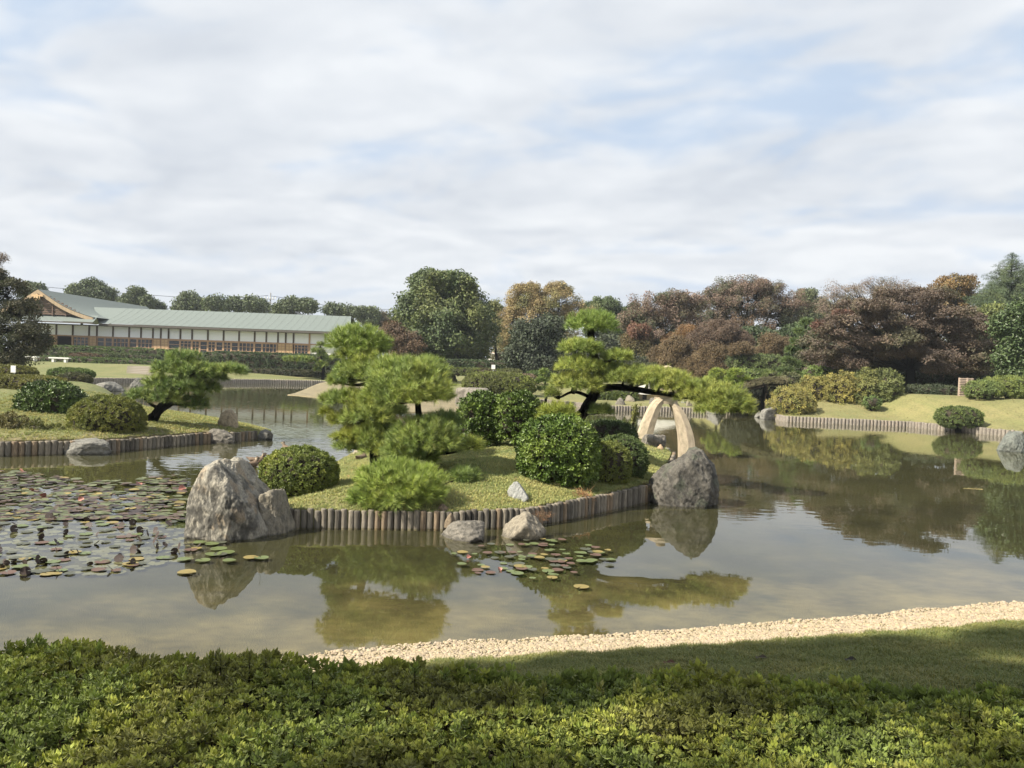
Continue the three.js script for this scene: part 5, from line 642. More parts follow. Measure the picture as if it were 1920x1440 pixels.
// ---------------------------------------------------------------- near azalea hedge, grass, pebbles
{
  rnd = mulberry(640); const t = thing('azalea_hedge', 'wide clipped azalea hedge of small green leaf whorls across the foreground', 'hedge', V(0, 0.6, -2.3)), o = t.position, list = [], up = [];
  const zEdge = (x) => -3.22 - 0.05 * x * 0 + 0.07 * n2(x * 1.3, 5) + 0.04 * n2(x * 4, 2) + 0.1 * sstep(0, -2.5, x) * -1, top = (x, z) => 1.135 + 0.012 * sstep(0.2, -1.2, x) + 0.025 * n2(x * 1.6, z * 1.6) + 0.02 * n2(x * 5, z * 5) - 0.42 * sstep(0.22, 0.0, z - zEdge(x)) ** 2;
  const cols = [C(0.1, 0.145, 0.024), C(0.14, 0.19, 0.03), C(0.22, 0.255, 0.04), C(0.14, 0.155, 0.034)];
  for (let i = 0; i < 30000; i++) {
    const x = rr(-2.9, 2.9), z = mix(-1.25, -3.3, Math.pow(rnd(), 0.8)); if (z < zEdge(x)) continue; const dd = rnd() ** 2 * 0.1 + 0.06 * sstep(0.25, 0.6, fbm2(x * 6, z * 6, 3)), y = top(x, z) - dd, e = z - zEdge(x) < 0.16 ? -0.8 : 0;
    const p = V(x, y - 0.02 + rr(-0.012, 0.022), z).sub(o); list.push([mat4(p, V(rr(-0.45, 0.45), 1, rr(-0.4, 0.4) + e).normalize(), rr(0, 6.28), rr(0.017, 0.031)), colorOf(cols, V(x, y, z), 1.5, 0.25)]);
  }
  for (let i = 0; i < 5000; i++) { const x = rr(-2.9, 2.9), y = rr(0.72, 1.1), z = zEdge(x) + rr(-0.02, 0.06) - 0.1 * (1.1 - y); list.push([mat4(V(x, y, z).sub(o), V(rr(-0.5, 0.5), 0.4, -1).normalize(), rr(0, 6.28), rr(0.022, 0.04)), colorOf(cols, V(x, y, z), 1.5, 0.25)]); }
  for (let i = 0; i < 80; i++) { const x = rr(-2.6, 2.6), z = zEdge(x) + rr(0.0, 0.5) ** 1.5, y = top(x, z) + rr(0.01, 0.04); for (let k = 0; k < 2; k++) list.push([mat4(V(x, y - k * 0.02, z).sub(o), V(rr(-0.2, 0.2), 1, rr(-0.2, 0.2)).normalize(), rr(0, 6.28), V(0.026, 0.042, 0.026)), colorOf(cols, V(x, y, z), 2, 0.2)]); up.push(limb([V(x, y - 0.12, z).sub(o), V(x, y + 0.005, z).sub(o)], 0.0025, 0.0015, 4)); }
  inst('foliage', G.azalea, leafMat, list, t);
  for (let i = 0; i < 900; i++) { const x = rr(-2.8, 2.8), z = rr(-1.4, -3.1), y = top(x, z); up.push(limb([V(x, y - 0.2, z).sub(o), V(x + rr(-0.04, 0.04), y - 0.01, z + rr(-0.04, 0.04)).sub(o)], 0.004, 0.002, 4)); }
  obj('twig', up, std({ name: 'azalea_twig', color: C(0.13, 0.085, 0.045), roughness: 0.9 }), t);
  obj('inner_twigs', gridMesh(60, 24, (u, v) => { const x = mix(-2.95, 2.95, u), z = mix(-1.15, zEdge(x) + 0.1, Math.min(1, v * 1.1)); return { p: V(x, v > 0.93 ? 0.6 : top(x, z) - 0.13, z).sub(o), c: C(1, 1, 1) }; }), twigMat, t);
}
{ // grass
  rnd = mulberry(88); const a = [], b = [], c = [];
  for (let i = 0; i < 52000; i++) { const x = rr(-2.5, 6.5), z = mix(-3.0, zTurf(x), Math.pow(rnd(), 0.7)) + 0.04 * rnd(); const k = 0.5 + 0.5 * n2(x * 1.2, z * 1.2); a.push([mat4(V(x, nearH(x, z) + 0.03, z), V(rr(-0.2, 0.2), 1, rr(-0.2, 0.2)).normalize(), rr(0, 6.28), rr(0.03, 0.05)), C(0.13, 0.18, 0.048).lerp(C(0.2, 0.21, 0.075), clamp(k * 0.5 + rr(-0.15, 0.15)))]); }
  tag(inst('lawn_grass', G.grass, leafMat, a), 'short grass of the near lawn in the shade between hedge and gravel', 'grass', null, 'stuff');
  for (let i = 0; i < 60000; i++) { const th = rr(0, 6.283), [R] = island.edge(th), r = R * Math.sqrt(rnd()) * 0.995, x = island.c.x + Math.cos(th) * r, z = island.c.z + Math.sin(th) * r; if (z < -19 && rnd() < 0.6) continue; const k = clamp(0.5 + 0.6 * fbm2(x * 0.9, z * 0.9, 3) + rr(-0.25, 0.25)); b.push([mat4(V(x, island.h(x, z), z), V(rr(-0.3, 0.3), 1, rr(-0.3, 0.3)).normalize(), rr(0, 6.28), rr(0.03, 0.06)), C(0.15, 0.215, 0.075).lerp(C(0.33, 0.345, 0.17), k)]); }
  tag(inst('island_grass', G.grassFine, leafMat, b), 'sunlit yellow green grass on the island', 'grass', null, 'stuff');
  for (let i = 0; i < 26000; i++) { const th = rr(0, 6.283), [R] = leftBank.edge(th), r = R * Math.sqrt(rnd()), x = leftBank.c.x + Math.cos(th) * r, z = leftBank.c.z + Math.sin(th) * r; if (x < -16 || z < -32) continue; const k = clamp(0.4 + 0.6 * fbm2(x * 0.9, z * 0.9, 3) + rr(-0.25, 0.25)); c.push([mat4(V(x, leftBank.h(x, z), z), V(rr(-0.3, 0.3), 1, rr(-0.3, 0.3)).normalize(), rr(0, 6.28), rr(0.04, 0.08)), C(0.14, 0.19, 0.055).lerp(C(0.28, 0.27, 0.11), k)]); }
  tag(inst('bank_grass', G.grassFine, leafMat, c), 'green grass on the left bank round the leaning pine', 'grass', null, 'stuff');
}
{ // gravel: pebbles on the beach and in the shallows
  const peb = [0, 1].map((i) => { const g = new THREE.IcosahedronGeometry(1, 1), p = g.attributes.position; g.deleteAttribute('uv'); g.deleteAttribute('normal'); for (let k = 0; k < p.count; k++) { const d = V().fromBufferAttribute(p, k); const r = 1 + 0.32 * n3(d.x * 1.1 + i * 5, d.y * 1.1, d.z * 1.1); p.setXYZ(k, d.x * r, d.y * r * 0.7, d.z * r); } const m = mergeVertices(g, 1e-4); m.computeVertexNormals(); return m; });
  rnd = mulberry(404); const A = [[], []], pm = std({ name: 'pebble', color: 0xffffff, roughness: 0.9 });
  for (let i = 0; i < 46000; i++) { const x = rr(-4, 8), z0 = zTurf(x) + 0.15, z1 = zShore(x) - 0.12, z = mix(z0, z1, rnd()), s = rr(0.006, 0.0145) * (rnd() < 0.04 ? 1.7 : 1), k = rr(0.75, 1.15); A[i % 2].push([mat4(V(x, nearH(x, z) + s * 0.25, z), V(rr(-0.4, 0.4), 1, rr(-0.4, 0.4)).normalize(), rr(0, 6.28), V(s, s * rr(0.6, 1), s * rr(0.7, 1.2))), C(0.33 * k, 0.272 * k * rr(0.95, 1.02), 0.185 * k * rr(0.9, 1.08))]); }
  for (let i = 0; i < 120; i++) { const x = rr(-3, 7), z = zShore(x) + rr(-0.12, 0.12), s = rr(0.014, 0.027), k = rr(0.8, 1.1); A[i % 2].push([mat4(V(x, nearH(x, z) + s * 0.2, z), UPV, rr(0, 6.28), V(s, s * 0.7, s * rr(0.7, 1.2))), C(0.36 * k, 0.3 * k, 0.21 * k)]); }
  for (let i = 0; i < 0; i++) { const x = rr(-5, 9), t = rnd() ** 2 * 0.45, z = zShore(x) - t, s = rr(0.01, 0.028), k = rr(0.5, 1.1), m = clamp(t / 4 + rr(-0.3, 0.3)); A[i % 2].push([mat4(V(x, nearH(x, z) + s * 0.15, z), UPV, rr(0, 6.28), V(s, s * 0.6, s)), C(0.42 * k, 0.34 * k, 0.2 * k).lerp(C(0.18 * k, 0.15 * k, 0.06 * k), m)]); }
  tag(inst('gravel', peb[0], pm, A[0]), 'pale gravel strip along the near water edge', 'gravel', null, 'stuff');
  tag(inst('gravel', peb[1], pm, A[1]), 'loose pale pebbles mixed in the gravel strip and shallows', 'gravel', null, 'stuff');
  [[1248, 1231, C(0.09, 0.045, 0.025)], [1585, 1257, C(0.03, 0.025, 0.02)], [1420, 1225, C(0.06, 0.045, 0.03)]].forEach(([x, y, c], i) => { const s = new Soup(); s.leaf(V(0, 0, 0), V(1, 0.1, 0.2), V(0, 1, 0.3), 0.07, 0.04, 0.2, c); s.leaf(V(0.01, 0, 0), V(-0.4, 0.15, 0.6), V(0, 1, 0), 0.05, 0.035, 0.2, c); const p = level(x, y, 0.44); tag(obj('fallen_leaf', s.build(), std({ name: 'dry_leaf', vertexColors: true, roughness: 0.9, side: THREE.DoubleSide })), ['reddish brown fallen leaf on the shaded lawn, left one', 'dark curled fallen leaf on the shaded lawn, nearest the hedge', 'small brown fallen leaf near the gravel edge'][i], 'leaf').position.set(p.x, nearH(p.x, p.z) + 0.06, p.z); });
}
{ // fallen leaves on the banks
  rnd = mulberry(909); const s = new Soup(); s.leaf(V(-0.5, 0, 0), V(1, 0.08, 0), V(0, 1, 0.2), 1, 0.6, 0.12, C(1, 1, 1)); const g = s.build(), L = [], cs = [C(0.16, 0.09, 0.045), C(0.25, 0.16, 0.07), C(0.12, 0.07, 0.04), C(0.3, 0.22, 0.1)];
  const add = (x, y, z, k) => L.push([mat4(V(x, y, z), V(rr(-0.4, 0.4), 1, rr(-0.4, 0.4)).normalize(), rr(0, 6.28), rr(0.03, 0.06) * k), tone(pick(cs), rr(0.7, 1.2))]);
  for (let i = 0; i < 260; i++) { const B = i % 2 ? island : leftBank, th = rr(0, 6.283), [R] = B.edge(th), r = R * Math.sqrt(rnd()) * 0.97, x = B.c.x + Math.cos(th) * r, z = B.c.z + Math.sin(th) * r; if (x > -17) add(x, B.h(x, z) + 0.045, z, 1); }
  for (let i = 0; i < 420; i++) { const x = rr(14.5, 27), z = zFar(x) - rr(0.3, 6.5); add(x, farH(x, z) + 0.012, z, 1.5); }
  tag(inst('leaf_litter', g, std({ name: 'litter', color: 0xffffff, vertexColors: true, roughness: 0.9, side: THREE.DoubleSide }), L), 'scattered dry fallen leaves on the grass of the banks', 'leaf litter', null, 'stuff');
}
// ---------------------------------------------------------------- water lilies
{
  rnd = mulberry(246);
  const padGeo = (curl, seed) => { rnd = mulberry(seed); const n = 18, P = [0, 0.004, 0], ix = [], U = []; for (let r = 1; r <= 2; r++) for (let i = 0; i <= n; i++) { const a = 0.12 + i / n * 6.04, k = r / 2; P.push(Math.cos(a) * k, 0.004 + curl * k * k * (0.5 + 0.5 * Math.sin(a * 2 + seed)) + (r === 2 ? 0.01 * n2(Math.cos(a) * 2 + seed, Math.sin(a) * 2) : 0), Math.sin(a) * k); } for (let i = 0; i < n; i++) { ix.push(0, 2 + i, 1 + i, 1 + i, 2 + i, n + 2 + i, 2 + i, n + 3 + i, n + 2 + i); } const g = new THREE.BufferGeometry(); g.setAttribute('position', new THREE.Float32BufferAttribute(P, 3)); g.setIndex(ix); g.computeVertexNormals(); return g; };
  const flat = [padGeo(0.02, 61), padGeo(0.08, 62)], curled = padGeo(0.75, 63);
  const kinds = {
    green: [std({ name: 'lily_green', color: C(0.1, 0.125, 0.045), roughness: 0.45, side: THREE.DoubleSide }), 'green', flat], dull: [std({ name: 'lily_dull', color: C(0.062, 0.066, 0.045), roughness: 0.5, side: THREE.DoubleSide }), 'dull grey green', flat], yellow: [std({ name: 'lily_yellow', color: C(0.2, 0.155, 0.05), roughness: 0.5, side: THREE.DoubleSide }), 'yellow', flat], brown: [std({ name: 'lily_brown', color: C(0.095, 0.055, 0.04), roughness: 0.6, side: THREE.DoubleSide }), 'reddish brown', flat], dark: [std({ name: 'lily_dark', color: C(0.04, 0.025, 0.02), roughness: 0.6, side: THREE.DoubleSide }), 'dark withered upright', flat], red: [std({ name: 'lily_red', color: C(0.28, 0.12, 0.095), roughness: 0.5, side: THREE.DoubleSide }), 'curled pinkish red', [curled]] };
  const place = (k, p, r, where, grp, tilt = 0) => { const [mat, word, gs] = kinds[k], m = shadows(new THREE.Mesh(pick(gs), mat)); m.name = numbered('lily_pad'); m.position.set(p.x, 0.006 + rnd() * 0.006 + (tilt ? r * 0.55 * Math.sin(Math.min(1.3, tilt)) : 0), p.z); m.rotation.order = 'YXZ'; m.rotation.set(tilt, rr(0, 6.28), tilt ? rr(-0.3, 0.3) : rr(-0.02, 0.02)); m.scale.setScalar(r); tag(m, word + ' lily pad ' + where, 'lily pad', word + ' ' + grp); scene.add(m); };
  const inField = (x, y) => { if (x > 345 && y < 1010) return false; const yTop = 882 + 20 * sstep(0, 200, x) - 12 * sstep(200, 345, x), yBot = 1078 - 30 * sstep(150, 420, x); return y > yTop && y < yBot; };
  let n = 0, g = 0; const far_ = [[], []];
  while (n < 170 && g++ < 9000) { const y = 1078 - 130 * rnd() ** 1.2, x = rr(-10, 430); if (!inField(x, y)) continue; const p = level(x, y, 0), u = rnd(); const k = u < 0.36 ? 'dark' : u < 0.5 ? 'brown' : u < 0.78 ? 'dull' : u < 0.93 ? 'green' : 'yellow'; place(k, p, k === 'dark' ? rr(0.03, 0.055) : rr(0.045, 0.085), 'floating on the water left of the large boulder', 'pads left of the boulder', k === 'dark' ? rr(0.5, 1.4) : 0); n++; }
  for (let i = 0; i < 1250; i++) { const y = mix(880, 975, rnd() ** 0.9), x = rr(-60, 350); if (!inField(x, y) || fbm2(x * 0.02, y * 0.06, 2) < -0.3) continue; const p = level(x, y, 0), u = rnd(), c = u < 0.5 ? C(0.1, 0.112, 0.048) : u < 0.56 ? C(0.22, 0.17, 0.05) : u < 0.82 ? C(0.085, 0.055, 0.038) : C(0.035, 0.022, 0.018), k = rr(0.7, 1.15); far_[i % 2].push([mat4(V(p.x, 0.005 + rnd() * 0.012, p.z), V(rr(-0.06, 0.06), 1, rr(-0.06, 0.06)).normalize(), rr(0, 6.28), rr(0.05, 0.095)), tone(c, k)]); }
  for (let i = 0; i < 500; i++) { const y = mix(960, 1078, rnd()), x = rr(-20, 360); if (!inField(x, y)) continue; const p = level(x, y, 0); far_[i % 2].push([mat4(V(p.x, -0.008 + rnd() * 0.006, p.z), UPV, rr(0, 6.28), rr(0.03, 0.08)), tone(C(0.13, 0.125, 0.08), rr(0.6, 1.2))]); }
  const pm = std({ name: 'lily_mass', color: 0xffffff, roughness: 0.5, side: THREE.DoubleSide });
  tag(inst('lily_field', flat[0], pm, far_[0]), 'dense carpet of lily pads between the left bank and the large boulder', 'lily pads', null, 'stuff');
  tag(inst('lily_field', flat[1], pm, far_[1]), 'slightly curled lily pads scattered through the dense carpet on the left', 'lily pads', null, 'stuff');
  [[258, 906], [78, 930], [152, 936], [342, 916], [58, 918], [40, 882]].forEach(([x, y]) => place('red', level(x, y + 4, 0), rr(0.04, 0.065), 'standing among the pads left of the large boulder', 'pads left of the boulder', rr(0.4, 0.9)));
  n = 0; g = 0;
  while (n < 95 && g++ < 4000) { const x = rr(780, 1150), y = rr(1010, 1092), e = ((x - 1000) / 160) ** 2 + ((y - 1048) / 38) ** 2; if (e > 1 || rnd() < e * 0.5) continue; const u = rnd(), k = u < 0.36 ? 'green' : u < 0.6 ? 'dull' : u < 0.72 ? 'yellow' : u < 0.97 ? 'brown' : 'red'; place(k, level(x, y, 0), k === 'red' ? rr(0.025, 0.04) : rr(0.035, 0.075), 'in the patch in front of the pointed palisade rock', 'pads in front of the island', k === 'red' ? rr(0.3, 0.8) : 0); n++; }
  [[400, 1040], [430, 1052], [380, 1052], [470, 1046], [345, 1050], [375, 1018], [410, 1030], [350, 1074], [490, 1047], [425, 1036]].forEach(([x, y], i) => place(i % 4 === 3 ? 'yellow' : 'green', level(x, y, 0), rr(0.07, 0.1), 'on the dark reflection below the large boulder', 'pads below the boulder'));
  place('yellow', level(1090, 1101, 0), 0.085, 'floating alone, crumpled, nearest the beach', 'lone pad');
}
// ---------------------------------------------------------------- ducks and a fish
{
  const body = (parts, size, colF) => { // parts: [a, b, ra, rb] tapered capsules joined smoothly
    const N = 44, mc = new MarchingCubes(N, twigMat, false, false, 60000); mc.isolation = 0; const f = mc.field, h = size / 2, q = V();
    for (let z = 0; z < N; z++) for (let y = 0; y < N; y++) for (let x = 0; x < N; x++) { q.set(((x - N / 2) / (N / 2)) * h, ((y - N / 2) / (N / 2)) * h, ((z - N / 2) / (N / 2)) * h); let s = 0; for (const [a, b, ra, rb, sy = 1] of parts) { const ab = V().subVectors(b, a), t = clamp(V().subVectors(q, a).dot(ab) / ab.lengthSq()), c = a.clone().addScaledVector(ab, t), dx = q.x - c.x, dy = (q.y - c.y) / sy, dz = q.z - c.z; s += Math.exp(-(Math.hypot(dx, dy, dz) - mix(ra, rb, t)) * 70); } f[x + y * N + z * N * N] = Math.log(s + 1e-20) / 70; }
    mc.update(); const n = mc.count, P = new Float32Array(mc.positionArray.slice(0, n * 3)).map((v) => v * h), Nn = new Float32Array(mc.normalArray.slice(0, n * 3)), Cc = []; for (let i = 0; i < n; i++) { const c = colF(P[i * 3], P[i * 3 + 1], P[i * 3 + 2]); Cc.push(c.r, c.g, c.b); }
    const g = new THREE.BufferGeometry(); g.setAttribute('position', new THREE.BufferAttribute(P, 3)); g.setAttribute('normal', new THREE.BufferAttribute(Nn, 3)); g.setAttribute('color', new THREE.Float32BufferAttribute(Cc, 3)); return g;
  };
  const duckGeo = body([[V(-0.1, 0.05, 0), V(0.1, 0.055, 0), 0.05, 0.075, 0.85], [V(-0.1, 0.06, 0), V(-0.21, 0.1, 0), 0.045, 0.012], [V(0.13, 0.08, 0), V(0.17, 0.16, 0), 0.04, 0.026], [V(0.17, 0.175, 0), V(0.2, 0.17, 0), 0.036, 0.026]], 0.56, (x, y, z) => { const k = 1 + 0.5 * n3(x * 45, y * 45, z * 45); return (y > 0.145 ? (y > 0.185 || z * z > 0.0008 && y < 0.17 && y > 0.16 ? C(0.07, 0.05, 0.035) : C(0.3, 0.24, 0.17)) : C(0.13, 0.09, 0.06)).multiplyScalar(k); });
  const bill = new THREE.ConeGeometry(0.016, 0.07, 8); bill.rotateZ(-Math.PI / 2); bill.scale(1, 0.5, 1.2); bill.translate(0.25, 0.163, 0);
  const dm = std({ name: 'feathers', vertexColors: true, roughness: 0.8 }), bm = std({ name: 'bill', color: C(0.3, 0.2, 0.04), roughness: 0.5 });
  let proto;
  [[444, 882, 0.3, 'brown duck just above the top of the large boulder, leftmost of the group'], [469, 875, 0.9, 'brown duck in the middle of the group behind the large boulder'], [480, 866, 0.1, 'brown duck farthest out in the group behind the large boulder'], [540, 844, 2.6, 'brown duck showing above the small clipped azalea dome']].forEach(([x, y, a, l]) => { const p = level(x, y, 0); let t; if (!proto) { t = proto = thing('duck', l, 'duck', p); obj('body', duckGeo, dm, t); obj('bill', bill, bm, t); } else { t = proto.clone(); t.name = numbered('duck'); scene.add(t); t.userData = { label: l, category: 'duck' }; t.position.copy(p); } t.userData.group = 'ducks on the pond'; t.rotation.y = a; });
  const db = level(680, 838, 0.25), dk = proto.clone(); dk.name = numbered('duck'); scene.add(dk); dk.userData = { label: 'dark duck resting on the shore beside the brown rock under the tall pine', category: 'duck', group: 'ducks on the pond' }; dk.position.copy(island.hit(674, 843)).add(V(0.1, 0.0, 0.35)); dk.position.y = island.h(dk.position.x, dk.position.z); dk.rotation.y = 1.2;
  const fg = body([[V(-0.12, 0, 0), V(0.1, 0, 0), 0.025, 0.045, 1], [V(-0.12, 0, 0), V(-0.25, 0.0, 0.03), 0.02, 0.016, 1.6]], 0.6, (x, y, z) => C(0.6, 0.5, 0.32).multiplyScalar(1 + 0.3 * n3(x * 12, y * 12, z * 12))); const fp = level(1830, 917, -0.012);
  const fish = tag(obj('carp', fg, std({ name: 'scales', vertexColors: true, roughness: 0.4 })), 'pale carp just below the dark water on the right', 'fish'); fish.position.copy(fp); fish.rotation.y = -0.25; fish.scale.set(1, 0.25, 1);
}
// ---------------------------------------------------------------- garden furniture and wires
{
  const white = std({ name: 'white_stone', color: C(0.72, 0.71, 0.68), roughness: 0.85 }), grey = std({ name: 'grey_metal', color: C(0.32, 0.32, 0.33), roughness: 0.6 }), wood = std({ name: 'old_wood', color: C(0.28, 0.23, 0.18), map: logTex, roughness: 0.95 });
  const bx = (w, h, d, x, y, z) => { const g = new THREE.BoxGeometry(w, h, d); g.translate(x, y, z); return g; };
  [[2, 28, 'leftmost white stone bench on the far lawn'], [45, 71, 'middle white stone bench on the far lawn'], [93, 131, 'rightmost white stone bench on the far lawn']].forEach(([a, b, l]) => { const p = at((a + b) / 2, 688, 81), w = toPx(b - a, 81); p.y = farH(p.x, p.z); const t = thing('stone_bench', l, 'bench', p, 'stone benches on the far lawn'); obj('seat', bx(w, 0.13, 0.5, 0, 0.43, 0), white, t); obj('leg', bx(0.22, 0.38, 0.4, -w * 0.3, 0.18, 0), white, t); obj('leg', bx(0.22, 0.38, 0.4, w * 0.3, 0.18, 0), white, t); });
  [[25, 692, 29, 9, 13, 'white notice board at the left behind the long low hedge'], [925, 688, 62, 7, 8, 'small white notice board on a post by the dark hedge']].forEach(([x, y, d, w, h, l]) => { const p = at(x, y, d), g = farGround(x, d), gy = d < 40 ? 0.8 : g, t = thing('notice_board', l, 'sign', V(p.x, gy, p.z)); obj('panel', bx(toPx(w, d), toPx(h, d), 0.03, 0, p.y - gy, 0), white, t); obj('post', bx(0.06, p.y - gy, 0.05, 0, (p.y - gy) / 2 - 0.02, -0.045), grey, t); });
  { // utility pole and its cables
    const d = 135, p = at(506, 600, d), top = at(506, 549, d), t = thing('utility_pole', 'utility pole with cross arms behind the hall roof', 'utility pole', V(p.x, 1, p.z)); const H = top.y - 1;
    const g = new THREE.CylinderGeometry(0.11, 0.2, H, 8); g.translate(0, H / 2, 0); obj('pole', g, grey, t); [0.5, 1.2, 2.2].forEach((q, i) => obj('cross_arm', bx([1.4, 1.8, 2.4][i], 0.12, 0.12, 0, H - q - 0.6, 0.16), grey, t)); const ins = []; for (let i = -2; i <= 2; i++) ins.push(bx(0.12, 0.3, 0.12, i * 0.45, H - 0.85, 0.16)); obj('insulator', ins, white, t);
    const cable = (pts, l) => tag(obj('power_cable', limb(pts.map(([x, y]) => at(x, y, d)), 0.035, 0.035, 5), std({ name: 'cable', color: C(0.12, 0.12, 0.13), roughness: 0.7 })), l, 'cable');
    cable([[-40, 528], [120, 541], [250, 551], [380, 559], [450, 558], [503, 554]], 'power cable running left from the utility pole above the hall roof'); cable([[509, 555], [560, 563], [620, 574], [700, 580], [760, 579]], 'power cable running right from the utility pole toward the big tree');
  }
  { // stone steps at the far landing
    for (let i = 0; i < 5; i++) { const p = at(268, 701 - i * 2.0, 66 + i * 1.2), w = toPx(50, 66); tag(obj('stone_step', bx(w, 0.16, 1.2, 0, 0, 0), std({ name: 'step_stone', color: C(0.28, 0.245, 0.2), roughness: 0.9 })), ['lowest', 'second', 'third', 'fourth', 'topmost'][i] + ' stone step of the flight behind the leaning pine', 'step').position.set(p.x, 0.56 + i * 0.12, p.z); }
  }
  { // stack of slatted panels
    const b = hitFar(1811, 743), d = -b.z, t = thing('slatted_stack', 'pale wooden slatted panel standing on the right lawn before the dark shrubs', 'slatted panel', b), w = toPx(25, d), h = toPx(34.5, d); const sm = std({ name: 'pale_slat', color: C(0.52, 0.42, 0.35), map: logTex, roughness: 0.9 });
    for (let c = 0; c < 2; c++) for (let i = 0; i < 11; i++) { const m = obj('slat', bx(w * 0.49, h * 0.052, 0.1, (c - 0.5) * w * 0.51, (i + 0.5) / 11 * h, 0), sm, t); m.rotation.z = 0; }
    obj('upright', [bx(0.05, h, 0.05, -w * 0.49, h / 2, -0.09), bx(0.07, h, 0.05, 0, h / 2, 0.08), bx(0.05, h, 0.05, w * 0.49, h / 2, -0.09)], sm, t); obj('back_panel', bx(w * 0.98, h * 0.98, 0.03, 0, h / 2, -0.14), std({ name: 'dark_back', color: C(0.1, 0.075, 0.06), roughness: 0.9 }), t);
  }
  { // wisteria trellis
    const d = 43.4, o = V(at(1432, 775, d).x, 0, -d), t = thing('wisteria_trellis', 'weathered grey trellis with a post in the water and a tangle of vines', 'trellis', o), P = (x, y, dz = 0) => at(x, y, d - dz).sub(o), l = [], v = [];
    obj('post', limb([V(P(1430, 775).x, -0.4, 0), P(1431, 750), P(1436, 724)], 0.13, 0.12, 8, 0.15), wood, t);
    [[[1395, 731], [1438, 722], [1470, 722]], [[1398, 722], [1425, 714], [1470, 711]], [[1400, 716], [1430, 710], [1462, 708]], [[1405, 726], [1440, 718], [1475, 716]]].forEach((q, i) => obj('beam', limb(q.map(([x, y]) => P(x, y, -i * 0.5)), 0.07, 0.06, 6, 0.2), wood, t));
    obj('post', limb([P(1468, 770, -0.6), P(1455, 716, -0.6)], 0.05, 0.04, 6), wood, t); obj('post', limb([P(1478, 745, -0.3), P(1470, 710, -0.3)], 0.045, 0.04, 6), wood, t);
    rnd = mulberry(92); for (let i = 0; i < 46; i++) { const x = rr(1398, 1474), y = rr(712, 728), a = P(x, y, rr(-1.5, 0.2)); v.push(limb(wob(a, a.clone().add(V(rr(-1, 1), rr(-1.3, 0.2), rr(-0.4, 0.4))), 4, 0.16), 0.02, 0.007, 4)); } obj('vine', v, barkDark, t);
    const lf = []; for (let i = 0; i < 380; i++) { const x = rr(1396, 1476), p = P(x, 722 - 10 * sstep(1396, 1440, x) + rr(-4, 5), rr(-1.8, 0.3)); lf.push([mat4(p, V(rr(-0.5, 0.5), 1, rr(-0.5, 0.5)).normalize(), rr(0, 6), 0.2), colorOf([C(0.09, 0.09, 0.045), C(0.12, 0.11, 0.06)], p)]); } inst('foliage', G.sparse, leafMat, lf, t);
    const s = shell({ c: V(0, 0, 0), a: V(1.35, 0.75, 0.8), count: 1100, size: 0.24, cols: [C(0.016, 0.024, 0.012), C(0.03, 0.036, 0.018)], lump: 0.2 }), q = thing('shrub', 'added shrub coloured near black as the deep shade under the trellis', 'bush', V(o.x - 0.35, 0.85, o.z - 1.7)); inst('foliage', G.rhodo, leafMat, s, q); obj('inner_twigs', coreBlob(V(0, 0, 0), V(1.35, 0.75, 0.8), 2.2, 0.85, 4), twigMat, q);  // filler shrub, the shade below the beams is put into its colour
  }
  { // dry plant behind the boulder and dry grass on the log edge
    rnd = mulberry(17); const p0 = island.hit(512, 900, 10, 20), t = thing('dry_weed', 'tall thin dry weed with withered leaves between the boulder and the small azalea', 'plant', V(at(476, 915, 11.3).x, 0.1, -11.3)), st = [], s = new Soup();
    for (let k = 0; k < 6; k++) { const h = [0.86, 0.62, 0.55, 0.5, 0.45, 0.66][k], e = V(rr(-0.16, 0.16) + (k ? -0.04 : 0.04), h, rr(-0.1, 0.1)), b0 = V(rr(-0.05, 0.05), 0, rr(-0.05, 0.05)); st.push(limb(wob(b0, e, 4, 0.02), 0.005, 0.002, 4)); for (let i = 0; i < 18; i++) { const f = rr(0.35, 1), q = b0.clone().lerp(e, f), dd = V(rr(-1, 1), rr(-0.6, 0.5), rr(-1, 1)).normalize(); st.push(limb([q, q.clone().addScaledVector(dd, 0.05), q.clone().addScaledVector(dd, 0.09)], 0.0018, 0.001, 3)); s.leaf(q.clone().addScaledVector(dd, 0.07), dd, V(rr(-1, 1), 1, rr(-1, 1)), 0.035, 0.02, 0.2, C(0.14, 0.075, 0.05).multiplyScalar(rr(0.6, 1.3)), 2); } }
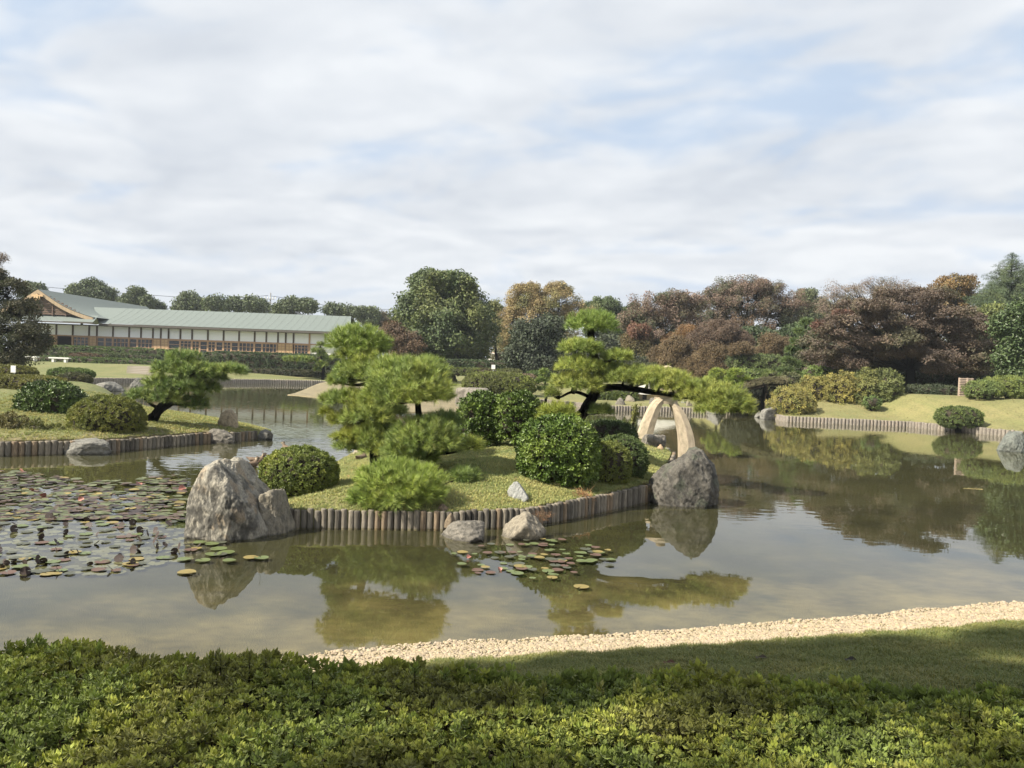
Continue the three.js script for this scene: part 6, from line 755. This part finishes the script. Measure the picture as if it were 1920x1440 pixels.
    obj('stem', st, barkDark, t); obj('leaves', s.build(), std({ name: 'withered', vertexColors: true, roughness: 0.9, side: THREE.DoubleSide }), t);
    [[1085, 948, 0.22, C(0.22, 0.13, 0.07), 'reddish dry grass tuft hanging over the log edge below the big camellia'], [1058, 935, 0.12, C(0.25, 0.18, 0.09), 'straw coloured grass tuft on the log edge at the foot of the big camellia'], [1205, 925, 0.14, C(0.12, 0.1, 0.05), 'dark weedy tuft at the right end of the log edge by the dark boulder'], [1016, 985, 0.1, C(0.16, 0.1, 0.06), 'small dry tuft beside the pointed palisade rock']].forEach(([x, y, s2, c, l]) => { const w = level(x, y + 14, 0), g = thing('grass_tuft', l, 'plant', V(w.x, 0.24, w.z + 0.02)), q = []; for (let i = 0; i < 16; i++) q.push([mat4(V(rr(-0.12, 0.12), rr(-0.04, 0.03), rr(-0.04, 0.04)), V(rr(-0.5, 0.5), rr(0.2, 1), rr(0.1, 0.8)).normalize(), rr(0, 6), s2 * rr(0.6, 1.1)), tone(c, rr(0.7, 1.2))]); inst('blades', G.reed, leafMat, q, g); });
    const w = thing('young_shrub', 'thin young shrub with sparse leaves left of the lantern leg', 'plant', at(1183, 812, 19.6)), q = [], z = []; for (let k = 0; k < 7; k++) { const e = V(rr(-0.25, 0.25), rr(0.45, 0.75), rr(-0.2, 0.2)); z.push(limb(wob(V(0, -0.3, 0), e, 3, 0.03), 0.01, 0.004, 4)); for (let i = 0; i < 7; i++) q.push([mat4(e.clone().multiplyScalar(rr(0.5, 1)), V(rr(-0.6, 0.6), 1, rr(-0.6, 0.6)).normalize(), rr(0, 6), 0.07), colorOf([C(0.12, 0.14, 0.04), C(0.16, 0.17, 0.05)], e)]); } obj('stem', z, barkMat, w); inst('leaves', G.camellia, leafMat, q, w);
  }
}
// ---------------------------------------------------------------- draw
const renderer = new THREE.WebGLRenderer({ antialias: true });
renderer.setSize(1024, 768);
renderer.shadowMap.enabled = true; renderer.shadowMap.type = THREE.PCFSoftShadowMap;
renderer.toneMapping = THREE.LinearToneMapping;
renderer.toneMappingExposure = EXPOSURE;
renderer.render(scene, camera);
